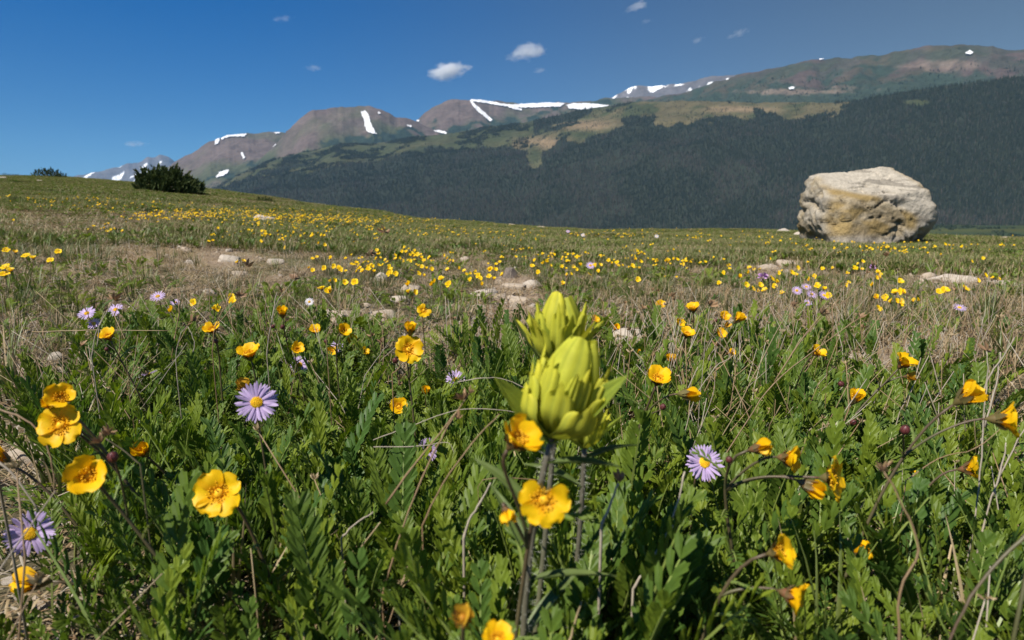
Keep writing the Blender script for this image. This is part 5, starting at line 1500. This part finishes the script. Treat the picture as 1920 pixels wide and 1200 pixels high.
x, y, dry, r = x[k], y[k], dry[k], r[k]
gr = dry + NR.normal(0, .10, len(x)) + (fbm(x * .8, y * .8, 118) - .5) * .9
idx = np.where(gr > .70, 3, np.where(gr > .46, 6, 0)) + NR.integers(0, 3, len(x))
n = len(x); hs = np.interp(r, [3, 7, 14], [.75, .55, .4]) * (.6 + .9 * fbm(x * 1.7, y * 1.7, 111))
wid = NR.uniform(.8, 1.2, n) * np.interp(r, [3, 30], [.9, 1.5])
scatter('turf', np.stack([x, y, zground(x, y)], 1), np.stack([np.zeros(n)] * 2 + [NR.uniform(0, 6.28, n)], 1), np.stack([wid, wid, hs * NR.uniform(.7, 1.15, n) * np.where((idx > 2) & (idx < 6), .55, 1)], 1), idx, TG + TD + TX,
        'turf of green and straw coloured grass running to the crest')
# drifts of far yellow flowers
BANDS = [(480, 396, 170, 9, 252), (640, 410, 170, 9, 312), (350, 398, 110, 7, 78), (260, 380, 160, 8, 66), (120, 372, 130, 8, 30), (560, 432, 130, 13, 54), (860, 430, 160, 9, 102), (1130, 438, 180, 10, 66), (1250, 490, 190, 16, 30), (1640, 464, 170, 7, 36),
         (720, 486, 130, 18, 36), (330, 405, 90, 6, 36), (1050, 470, 260, 26, 54), (1400, 446, 150, 9, 30), (760, 412, 90, 5, 90), (540, 404, 120, 4, 108)]
qx, qy = [], []
for (bx_, by_, rx, ry, n) in BANDS:
    qx.append(NR.normal(bx_, rx * .55, n)); qy.append(NR.normal(by_, ry * .55, n))
qx, qy = np.concatenate(qx + [np.array([q[0] for q in MID_REST])]), np.concatenate(qy + [np.array([q[1] for q in MID_REST])])
gx, gy, gz, dd, ok = hits(qx, qy, .06)
k = ok & (np.hypot(gx, gy) < 26); gx, gy, gz, dd = gx[k], gy[k], gz[k], dd[k]
n = len(gx)
fl_src = [bpy.data.objects.new('avens_flower', m) for m in SF_ME]
scatter('far_flowers', np.stack([gx, gy, gz - .004], 1), np.stack([NR.normal(0, .15, n), NR.normal(0, .15, n), NR.uniform(-1, 1, n)], 1), NR.uniform(.42, .75, n), NR.integers(0, 7, n), fl_src,
        'drifts of countless yellow flowers across the far meadow')
# gravel on the bare patches
def pebble(seed): 
    return bpy.data.objects.new('pebble', rock_mesh('pebble', rand_planes(random.Random(seed), .6), 2, M['stone'] if seed % 3 else M['stone_pale'], .12, seed))
PB = [pebble(i) for i in range(5)]
x, y, r = sector(14000, .25, 9, -1.0, 1.0, 1.3)
dry, soil, px, py, d = masks(x, y)
k = NR.random(len(x)) < np.clip((soil - .25) * 1.2, .05, 1)
x, y = x[k], y[k]; n = len(x)
scatter('gravel', np.stack([x, y, zground(x, y)], 1), NR.uniform(0, 6.28, (n, 3)) * np.array([.1, .1, 1]), NR.lognormal(-5.3, .55, n).clip(.0015, .02), NR.integers(0, 5, n), PB, 'gravel and small stones in the bare patches')

x, y, r = sector(2600, .7, 7.5, -.95, .95, 1.3)
dry, soil, px, py, d = masks(x, y)
k = NR.random(len(x)) < np.clip(.02 + .30 * soil + .10 * dry, 0, 1)
x, y = x[k], y[k]; n = len(x); sz_ = NR.lognormal(-4.2, .5, n).clip(.006, .045)
scatter('rubble', np.stack([x, y, zground(x, y) + sz_ * .05], 1), NR.uniform(0, 6.28, (n, 3)) * np.array([.06, .06, 1]), sz_, NR.integers(0, 5, n), PB, 'half buried small stones strewn through the turf')

# ------------------------------------------------------------------ individual tufts of ferny leaves in the foreground
TUFT_ITEMS = []
cand = []
for _ in range(9000):
    a = RND.uniform(-.80, .80); r = (RND.random() ** 1.25) * (1.25 - .19) + .19
    cand.append((r * math.sin(a), r * math.cos(a)))
ca = np.array(cand); _, so_, px, py, d = masks(ca[:, 0], ca[:, 1])
lf = blob(px, py, LEAFY) + (fbm(ca[:, 0] * 7, ca[:, 1] * 7, 101) - .5) * 1.0
FLW = []
for (_, fls, _, _, dep) in STEMS:
    for (fx, fy, sz, _, _) in fls: FLW.append((fx, fy, sz * .5, dep or ray_depth(fx, fy, sz)[0]))
for q in DAISIES: FLW.append((q[0], q[1], q[2] * .4, ray_depth(q[0], q[1], q[2], .045, .15, .027)[0] if q[1] > 600 else 1.2))
FLW += [(1060, 720, 75, .262), (1050, 600, 55, .305), (1100, 800, 40, .31), (1000, 890, 40, .27)]
def fits(x_, y_, d_, s_):
    top = proj(x_, y_, zg(x_, y_) + .080 * s_)
    for (fx, fy, fr, fd) in FLW:
        if fd > d_ - .01 and abs(top[0] - fx) < fr + .018 * F / d_ * s_ and top[1] < fy + fr * .8: return False
    return True
FIRST = [((px_ - 960) / F * d_, d_) for px_, d_ in ((905, .252), (958, .247), (1004, .256), (1050, .246), (1098, .254), (975, .285), (1130, .27))]
cand = FIRST + [((px_ - 960) / F * d_, d_ + RND.uniform(-.01, .02)) for d_, xs in ((.262, range(40, 1900, 105)), (.31, range(-10, 1950, 92)), (.36, range(30, 1930, 120))) for px_ in [q + RND.uniform(-30, 30) for q in xs]] + cand
MAN = len(FIRST) + len([0 for _ in range(40, 1900, 105)]) + len([0 for _ in range(-10, 1950, 92)]) + len([0 for _ in range(30, 1930, 120)])
ca = np.array(cand); _, so_, px, py, d = masks(ca[:, 0], ca[:, 1])
lf = blob(px, py, LEAFY) + (fbm(ca[:, 0] * 7, ca[:, 1] * 7, 101) - .5) * 1.0
lf[:MAN] = 1; so_[:MAN] = 0
nt = 0; used = []
for (x_, y_), l_, s_, p_, q_, d_ in zip(cand, lf, so_, px, py, d):
    if nt >= 299: break
    if l_ < (.45 if d_ > .5 else .12) or s_ > .62 or d_ < .205: continue
    if len(used) > 6 and any((x_ - u) ** 2 + (y_ - v) ** 2 < (.017 + .026 * d_) ** 2 for u, v in used): continue
    s0 = RND.uniform(.9, 1.3)
    while s0 > .42 and not fits(x_, y_, d_, s0): s0 *= .88
    if s0 <= .42: continue
    used.append((x_, y_)); nt += 1
    root = empty('leaf_tuft', (x_, y_, zg(x_, y_) - .003))
    TUFT_ITEMS.append((root, p_, q_ - 45 / max(.3, d_)))
    low = d_ < .24                                               # right under the lens the leaves lie flatter
    for k in range(RND.randint(5, 8)):
        th = abs(RND.gauss(.20, .20)) + (.15 if low else 0)
        m = rz(RND.uniform(0, 2 * PI)) @ Matrix.Translation((0, RND.uniform(.002, .012), 0)) @ Matrix.Rotation(-th, 4, 'X') @ rz(RND.gauss(0, .5)) @ Matrix.Scale(s0 * RND.uniform(.7, 1.12), 4)
        link('leaf', RND.choice(LEAF_ME), root, m)
# ------------------------------------------------------------------ dry stalks and twigs
def world_path(pts, d, d_end=None):
    n = len(pts)
    return [at(p[0], p[1], d + ((d_end if d_end else d) - d) * i / max(1, n - 1)) for i, p in enumerate(pts)]
def smooth(pts, k=4):
    out = []
    for i in range(len(pts) - 1):
        p0, p1, p2, p3 = pts[max(i - 1, 0)], pts[i], pts[i + 1], pts[min(i + 2, len(pts) - 1)]
        for j in range(k):
            t = j / k
            out.append(0.5 * ((2 * p1) + (p2 - p0) * t + (2 * p0 - 5 * p1 + 4 * p2 - p3) * t * t + (3 * p1 - p0 - 3 * p2 + p3) * t ** 3))
    out.append(pts[-1]); return out
HUSKS = [husk_mb(.0075, random.Random(i)).mesh('seed_head', [M['dry_head']]) for i in range(4)]
STALKS = [  # paths (root first), depth, radius mm, material, heads (px, py), label
 ([[(612, 632), (640, 575), (662, 515), (690, 474), (722, 437)], [(660, 514), (676, 494), (694, 479)]], .60, .55, 'stalk', [(722, 437), (694, 479)], 'tall thin seed stalk leaning right above the tan slabs, tip pale'),
 ([[(398, 660), (404, 612), (430, 560), (452, 512), (466, 497)], [(404, 612), (432, 580), (450, 556)]], .58, .6, 'stalk', [(464, 500), (448, 556)], 'forked brown seed stalk rising through the avens flower left of centre'),
 ([[(500, 668), (506, 620), (518, 570), (532, 550), (552, 524)], [(508, 610), (516, 560), (520, 548)]], .66, .65, 'straw_pale', [(552, 524), (528, 548)], 'pale forked twig behind the upright yellow flower'),
 ([[(172, 668), (180, 625), (198, 588), (212, 563)], [(182, 650), (186, 610), (196, 585)]], .55, .6, 'straw_pale', [(212, 562), (218, 566)], 'pale dry stalk leaning across the daisy trio on the left'),
 ([[(716, 1120), (745, 1020), (790, 900), (840, 800), (880, 738)], [(724, 945), (780, 868), (862, 766)]], .33, .75, 'stalk', [(880, 737), (868, 750), (858, 785)], 'long brown stalk with a forked dry head left of the paintbrush'),
 ([[(792, 985), (832, 905), (880, 838), (936, 776)]], .32, .6, 'stalk', [], 'thin orange brown stalk leaning towards the paintbrush from the left'),
 ([[(858, 716), (905, 709), (950, 712), (986, 728)]], .45, .45, 'straw_pale', [], 'pale bent straw running right from the pale daisy to the paintbrush'),
 ([[(700, 838), (790, 836), (840, 830), (850, 850)]], .42, .4, 'straw_pale', [], 'thin white straw lying above the drooping violet daisy'),
 ([[(700, 825), (780, 795), (860, 768), (950, 770), (985, 780)]], .44, .45, 'straw_pale', [], 'long pale straw lying across the leaves left of the paintbrush'),
 ([[(1325, 910), (1400, 790), (1450, 720), (1530, 655), (1612, 596)], [(1452, 716), (1500, 640), (1540, 590)]], .52, .75, 'stalk', [(1612, 596), (1540, 590)], 'long brown forked stalk slanting up right over the long flat stone'),
 ([[(1300, 900), (1370, 790), (1420, 690), (1468, 600), (1485, 570)]], .56, .6, 'straw', [(1484, 572)], 'straw stalk just left of the long brown forked stalk'),
 ([[(1275, 850), (1302, 750), (1340, 690), (1368, 668), (1345, 640), (1322, 612)]], .55, .6, 'straw_pale', [], 'bent white twig below the spray of four flowers'),
 ([[(1312, 750), (1318, 690), (1322, 640), (1330, 575)]], .60, .45, 'straw_pale', [(1330, 574)], 'thin upright pale straw right of the avens cup'),
 ([[(1290, 860), (1330, 760), (1340, 720), (1332, 690), (1345, 650)]], .58, .5, 'straw_pale', [(1345, 650)], 'wavy grey straw under the half open flower'),
 ([[(1212, 700), (1240, 640), (1245, 600), (1258, 556)], [(1240, 640), (1215, 590), (1205, 580)]], .70, .4, 'straw_pale', [(1258, 556), (1206, 580)], 'thin forked straw beside the flower topping the twig clump'),
 ([[(1500, 640), (1560, 575), (1600, 540), (1640, 508), (1664, 480)], [(1560, 575), (1590, 560), (1645, 502)]], .85, .6, 'stalk', [(1640, 502), (1625, 512), (1664, 480)], 'tan seed stalk pointing right with a plump dry head under the boulder'),
 ([[(1522, 540), (1532, 505), (1550, 480), (1572, 464)]], 1.2, .8, 'straw', [], 'single curved straw blade arching left below the boulder'),
 ([[(1824, 1010), (1832, 940), (1842, 830), (1846, 760), (1852, 700), (1850, 660)], [(1842, 740), (1858, 700), (1882, 668), (1902, 632)], [(1846, 800), (1868, 720), (1876, 660)]], .42, .75, 'straw_pale', [(1850, 658)], 'tall forked whitish twig near the right edge'),
 ([[(1838, 1010), (1860, 930), (1890, 860), (1924, 800)], [(1862, 930), (1880, 870), (1886, 830)]], .40, .8, 'straw_pale', [], 'whitish forked twig leaning out of the right edge'),
 ([[(1700, 900), (1760, 860), (1830, 840), (1880, 800)]], .40, .5, 'stalk', [], 'thin brown straw crossing behind the lowest right leafy stem'),
 ([[(1188, 1104), (1212, 1062), (1246, 1010), (1268, 950), (1284, 884)], [(1246, 1010), (1262, 985)]], .31, .9, 'straw_pale', [], 'stout greyish twig slanting up right of the paintbrush stem'),
 ([[(1688, 1230), (1688, 1110), (1722, 1030), (1694, 950), (1656, 884)]], .25, .7, 'stalk', [(1656, 884)], 'blurred crooked brown twig with a fuzzy tip at the lower right'),
 ([[(1128, 985), (1142, 950), (1160, 906)]], .30, 1.0, 'straw_pale', [(1160, 904)], 'short beige dry bud stalk right of the large open flower'),
 ([[(1940, 990), (1880, 1045), (1820, 1120), (1775, 1215)]], .25, 1.1, 'stem', [], 'thick reddish stem curving out of the lower right corner'),
 ([[(60, 622), (180, 619), (318, 620)]], .75, .8, 'straw', [], 'long straight straw lying level under the daisy trio'),
 ([[(-10, 766), (45, 785), (85, 830), (100, 890), (104, 930)]], .34, .7, 'stalk', [], 'arched brown straw at the left edge below the bunched flowers'),
 ([[(-10, 862), (30, 895), (72, 958)]], .32, .9, 'straw_pale', [], 'pale broken straw above the left edge daisy'),
 ([[(332, 712), (330, 665), (340, 625), (360, 605)], [(362, 660), (364, 640), (352, 612)]], .55, .5, 'straw_pale', [(360, 604)], 'thin white bent twig above the left leaf thicket'),
 ([[(240, 720), (180, 660), (160, 650)]], .6, .5, 'stalk', [(152, 648)], 'orange fuzzy seed head on a short stalk left of the tilted stem'),
 ([[(262, 870), (225, 840), (198, 822)]], .33, .6, 'stem', [(197, 818), (190, 830), (204, 812)], 'feathery orange seed head above the golden bowl flower'),
 ([[(1064, 1215), (1078, 1165), (1090, 1128)]], .28, .9, 'straw', [], 'short straw stub standing at the bottom right of the paintbrush stem'),
 ([[(640, 1010), (662, 985), (700, 960)]], .34, .8, 'straw_pale', [], 'short pale twig among leaves between daisy and paintbrush'),
 ([[(868, 1010), (880, 975), (902, 940), (920, 905)]], .33, 1.0, 'straw_pale', [], 'frayed pale twig behind the nodding flower'),
 ([[(735, 700), (748, 690), (752, 668)]], .55, .6, 'dry_head', [(752, 712), (748, 722)], 'dry tan seed head under the bright open flower'),
 ([[(1790, 545), (1772, 560), (1740, 600), (1725, 640)]], .9, .6, 'straw', [(1790, 545)], 'straw stalk in front of the broad pale slab'),
 ([[(1010, 900), (905, 900), (900, 960)]], .36, .3, 'stalk', [], 'hair-thin brown stalk behind the front paintbrush stem'),
]
for paths, d, rad, mat, heads, lab in STALKS:
    wp = [smooth(world_path(p, d)) for p in paths]
    b = wp[0][0]; z0 = zg(b.x, b.y + .008)
    org = Vector((b.x, b.y + .008, min(z0, b.z) - .003))
    root = empty('dry_stalk', org, lab, 'stalk', 'dry stalks and twigs')
    for i, p in enumerate(wp):
        if i == 0 and b.z > z0 + .004 and abs(paths[0][1][1] - paths[0][0][1]) > .5 * abs(paths[0][1][0] - paths[0][0][0]): p = [org.copy(), org.lerp(b, .6)] + p
        mb = MB(); n = len(p)
        jit = [q + Vector((RND.gauss(0, 1), RND.gauss(0, 1), RND.gauss(0, 1))) * (.0002 if 0 < k < n - 1 else 0) for k, q in enumerate(p)]
        mb.tube([q - org for q in jit], [rad * .0008 * (1 - .5 * k / n) * (1.25 if k % 7 == 3 else 1) for k in range(n)], 5)
        link('stem', mb.mesh('stem', [M[mat]]), root)
    for (hx_, hy_) in heads:
        P = at(hx_, hy_, d)
        link('seed_head', RND.choice(HUSKS), root, Matrix.Translation(P - org) @ orient(Vector((RND.gauss(.3, .4), RND.gauss(0, .4), 1)).normalized()).to_matrix().to_4x4() @ Matrix.Scale(RND.uniform(.7, 1.1) * (d / .45) ** .5, 4))
# withered avens heads standing between the living flowers
HEADS = [(1134, 563, 'left'), (1166, 567, 'l2'), (1210, 542, ''), (1240, 545, ''), (1246, 560, ''), (1284, 559, ''), (1290, 598, ''), (1320, 582, ''), (1195, 617, ''), (1232, 668, ''), (1288, 684, ''), (1330, 690, ''), (1562, 588, ''), (1530, 600, ''), (1500, 612, ''),
         (850, 600, ''), (860, 545, ''), (760, 560, ''), (746, 570, ''), (700, 640, ''), (912, 500, ''), (716, 630, ''), (1700, 600, ''), (1735, 640, ''), (1640, 640, ''), (1080, 600, ''), (1610, 610, ''), (470, 590, '')]
hh = np.array([(h[0], h[1]) for h in HEADS], float)
gx, gy, gz, dd, _ = hits(hh[:, 0], hh[:, 1], .075)
def stem_head(seed):
    r = random.Random(seed); mb = MB(); top = Vector((r.uniform(-.015, .015), r.uniform(-.01, .01), .075))
    mb.tube(bez(Vector((0, 0, 0)), Vector((0, 0, .03)), top - Vector((0, 0, .03)), top, 5), .0006, 4)
    h_ = husk_mb(.008, r); mb.merge(h_, Matrix.Translation(top)); return mb.mesh('withered_head', [M['dry_head']])
WH = [stem_head(i) for i in range(5)]
DRYLM = []
for i in range(len(HEADS)):
    o = link('withered_head', WH[i % 5]); o.location = (gx[i], gy[i], gz[i] - .003); o.scale = (1,) * 3; o.rotation_euler = (0, RND.uniform(-.1, .2), RND.uniform(0, 6))
    DRYLM.append((o, hh[i][0], hh[i][1]))
# long green blades
for (px_, py_, L, n, lab) in [(20, 760, .15, 26, 'tall tuft of long green grass blades at the left edge'), (1700, 620, .10, 26, 'leaning green grass tuft right of the yellow flower drift'), (1850, 610, .12, 30, 'green grass tuft fanning right near the right edge'),
                              (640, 590, .09, 40, 'dense dark green grass tuft above the tan slabs'), (250, 560, .09, 14, 'upright green blade tuft above the daisy trio'), (1880, 690, .12, 24, 'curly straw and green tuft at the right edge'), (60, 560, .10, 34, 'thick grass tuft under the left edge yellow flowers')]:
    gx_, gy_, gz_, d_, _ = hits([px_], [py_], .0)
    mb = tuft(int(px_), n, L * .5, L, .0015, .5, .8, None, .12, .02)
    o = link('grass_tuft', mb.mesh('grass_tuft', [M['grass'], M['straw']])); o.location = (gx_[0], gy_[0], gz_[0])
    tag(o, lab, 'grass tuft', 'standing grass tufts')

# ------------------------------------------------------------------ wind-clipped shrubs
M['spruce'] = leafy('spruce', (0.05, 0.07, 0.02), (0.10, 0.135, 0.04), (0.06, 0.085, 0.026), 0.7, 0.08, 0.25)
M['willow_leaf'] = leafy('willow_leaf', (0.045, 0.07, 0.025), (0.07, 0.11, 0.03), (0.05, 0.08, 0.025), 0.6, 0.2)
M['bark'] = plain('bark', (0.09, 0.07, 0.055), (0.15, 0.12, 0.10), 20)
def shrub(px_, base_py, w, h, mat, n, lab, leader=0, lean=.35):
    gx_, gy_, gz_, d_, ok_ = hits([px_], [base_py], .0)
    while not ok_[0] or d_[0] > 40:
        base_py += 1; gx_, gy_, gz_, d_, ok_ = hits([px_], [base_py], .0)
    D = float(d_[0]); o_ = Vector((gx_[0], gy_[0], gz_[0] - .03))
    Wm, Hm = w / F * D, h / F * D
    root = empty('shrub', o_, lab, 'shrub')
    r = random.Random(int(px_)); mb = MB(); tb = MB()
    for i in range(14):
        a = r.uniform(0, 6.28); e = Vector((math.cos(a) * Wm * .36 * r.random(), math.sin(a) * Wm * .26 * r.random(), Hm * r.uniform(.35, .75)))
        tb.tube(bez(Vector((r.uniform(-.1, .1) * Wm, 0, 0)), Vector((e.x * .3, e.y * .3, e.z * .2)), e * .8, e, 5), [Wm * .012 * (1 - .15 * k) for k in range(6)], 4)
    for i in range(n):
        a = r.uniform(0, 6.28); q = math.sqrt(r.random()); ph = r.random() ** .7
        x_ = math.cos(a) * q * Wm * .5; y_ = math.sin(a) * q * Wm * .36
        top = Hm * (1 - (abs(x_ / (Wm * .5) + .15) ** 2.2) * .75) * (.75 + .45 * vnoise(np.array(x_ / Wm * 9 + 5), np.array(y_ / Wm * 9), px_))
        c = Vector((x_, y_, float(top) * ph * math.sqrt(max(.15, 1 - (y_ / (Wm * .37)) ** 2 * .7))))
        d = Vector((x_ / Wm * .8 + lean + r.gauss(0, .35), y_ / Wm * .8 + r.gauss(0, .35), .75 + r.random() * .5)).normalized()
        L = Hm * (r.uniform(.12, .24) if r.random() > .06 else r.uniform(.3, .5)); s_ = d.orthogonal().normalized(); s2 = d.cross(s_)
        for t in (s_, s2):
            mb.ribbon([c, c + d * L * .35, c + d * L * .75, c + d * L], [L * .06, L * .15, L * .10, L * .01], t, 0, .2)
        for k in range(2):                                       # side twigs
            dd_ = (d + t.lerp(s_, r.random()) * r.choice([-1, 1]) * r.uniform(.5, .9)).normalized(); b = c + d * L * r.uniform(.2, .6)
            mb.ribbon([b, b + dd_ * L * .3, b + dd_ * L * .6], [L * .05, L * .10, L * .01], dd_.orthogonal().normalized(), 0, .2)
    if leader:
        for (lx, lh) in ((0, 1.0), (-.12, .7)):
            for k in range(40):
                z_ = Hm * (1 + leader * lh * k / 40); ww = Hm * .20 * (1 - k / 42)
                a = r.uniform(0, 6.28); dd_ = Vector((math.cos(a), math.sin(a), .5)).normalized()
                b = Vector((lx * Wm, 0, z_ - Hm * .3)); mb.ribbon([b, b + dd_ * ww * .6, b + dd_ * ww], [ww * .1, ww * .16, ww * .02], Vector((-math.sin(a), math.cos(a), 0)), 0)
    link('foliage', mb.mesh('foliage', [M[mat]], False), root)
    link('trunk', tb.mesh('trunk', [M['bark']]), root)
for a in [(318, 362, 118, 46, 'spruce', 1500, 'large dark spruce shrub on the left hill, biggest on the slope'), (93, 330, 56, 16, 'spruce', 520, 'low dark shrub on the left skyline with spiky tops', .5, .1), (16, 328, 40, 7, 'spruce', 200, 'flat dark shrub on the skyline at the left edge'),
          (36, 380, 38, 15, 'willow_leaf', 300, 'small green shrub on the slope near the left edge'), (498, 381, 36, 13, 'spruce', 360, 'little dark spruce with a pointed leader right of the large shrub', 1.1, .1), (282, 404, 50, 15, 'willow_leaf', 360, 'low green shrub below the large dark one'),
          (738, 407, 24, 5, 'spruce', 120, 'flat brown green shrub on the crest right of the little spruce'), (676, 393, 14, 5, 'spruce', 90, 'tiny dark shrub on the crest left of the flat brown green one'), (800, 411, 34, 5, 'spruce', 120, 'low dark shrub on the crest near the forest foot'), (880, 417, 44, 6, 'spruce', 150, 'wide low shrub on the crest above the flower drift')]:
    shrub(*a[:7], *(a[7:]))

# ------------------------------------------------------------------ say which one each look-alike is
LM = [('the boulder', 1625, 450), ('the pale angular rock', 495, 415), ('the dark upright stone', 957, 514), ('the tiny white daisy above the tan slabs', 580, 566), ('the broad pale slab below the boulder', 1780, 524), ('the daisy clump below the boulder', 1520, 552),
      ('the lilac clover head', 1430, 520), ('the rear paintbrush', 1050, 600), ('the smooth tan stone', 1396, 610), ('the daisy trio on the left', 185, 592), ('the ragged pale daisy', 296, 556), ('the leaning seed stalk above the slabs', 700, 470), ('the forked brown seed stalk', 462, 505),
      ('the gravel patch', 965, 560), ('the brownish rock', 770, 545), ('the pale lilac daisy in the middle meadow', 1107, 498), ('the tiny white daisy far off', 1231, 443), ('the plump dry seed stalk under the boulder', 1650, 500), ('the pale daisy by the grass tuft', 1799, 577), ('the grey brown stone below the boulder', 1490, 480),
      ('the thin white slabs beside the boulder', 1480, 438), ('the white stone in the grass', 672, 431), ('the low green shrub on the slope', 282, 400), ('the tall grass at the left edge', 60, 520), ('the pale broken stones', 430, 487)]
LN = [('the large open flower before the paintbrush', 1018, 937), ('the single round open flower', 413, 925), ('the golden bowl flower', 168, 893), ('the three bunched flowers', 117, 780), ('the lavender daisy left of centre', 481, 755), ('the daisy at the left edge', 56, 1001), ('the bright bowl flower', 1232, 716),
      ('the fan of four side-on flowers', 1480, 875), ('the daisy half covered by a leaf', 1320, 868), ('the two flowers on a forked stem', 1462, 1075), ('the closing flower at lower right', 1605, 1041), ('the withered flower at the bottom', 868, 1160), ('the two side-on flowers at the right edge', 1835, 768),
      ('the pair of flowers on a bent stem', 645, 625), ('the bright open flower with a pale closed one', 766, 645), ('the broad yellow cup flower', 469, 670), ('the closed flower in the bottom left corner', 78, 1090), ('the drooping violet daisy', 803, 842), ('the upright flower above two red buds', 530, 592), ('the front paintbrush', 1060, 760),
      ('the small cup flower in the leaves', 748, 763), ('the avens cup with brown sepals', 1600, 752), ('the right-facing flower on a leafy stem', 1808, 880), ('the crooked brown twig', 1690, 1040), ('the stout greyish twig', 1240, 1010), ('the flower on a tilted stem', 205, 634), ('the pale closed flower right of the golden bowl', 272, 851)]
ORD = ['nearest', 'second', 'third', 'fourth', 'fifth', 'sixth', 'seventh', 'eighth', 'ninth', 'tenth', 'eleventh', 'twelfth', 'thirteenth', 'fourteenth', 'fifteenth', 'sixteenth', 'seventeenth', 'eighteenth']
def name_them(items, lms, what, cat, group):
    bins = {}
    for o, x, y in items:
        j = min(range(len(lms)), key=lambda k: math.hypot((lms[k][1] - x), (lms[k][2] - y) * 1.6))
        dx, dy = x - lms[j][1], (y - lms[j][2]) * 1.6
        rel = ('right of' if dx > 0 else 'left of') if abs(dx) > abs(dy) else ('in front of' if dy > 0 else 'behind')
        bins.setdefault((j, rel), []).append((math.hypot(dx, dy), o))
    for (j, rel), q in bins.items():
        q.sort(key=lambda t: t[0])
        for i, (_, o) in enumerate(q):
            w = what if len(q) == 1 else ORD[min(i, len(ORD) - 1)] + ' ' + what
            tag(o, '%s %s %s' % (w, rel, lms[j][0]), cat, group)
name_them(MID_ITEMS, LM, 'small yellow avens flower', 'flower', 'small avens flowers of the middle meadow')
name_them(TUFT_ITEMS, LN, 'ferny leaf tuft', 'leaf tuft', 'ferny leaf tufts of the foreground')
name_them(DRYLM, LM + LN, 'withered brown flower head', 'seed head', 'withered flower heads')
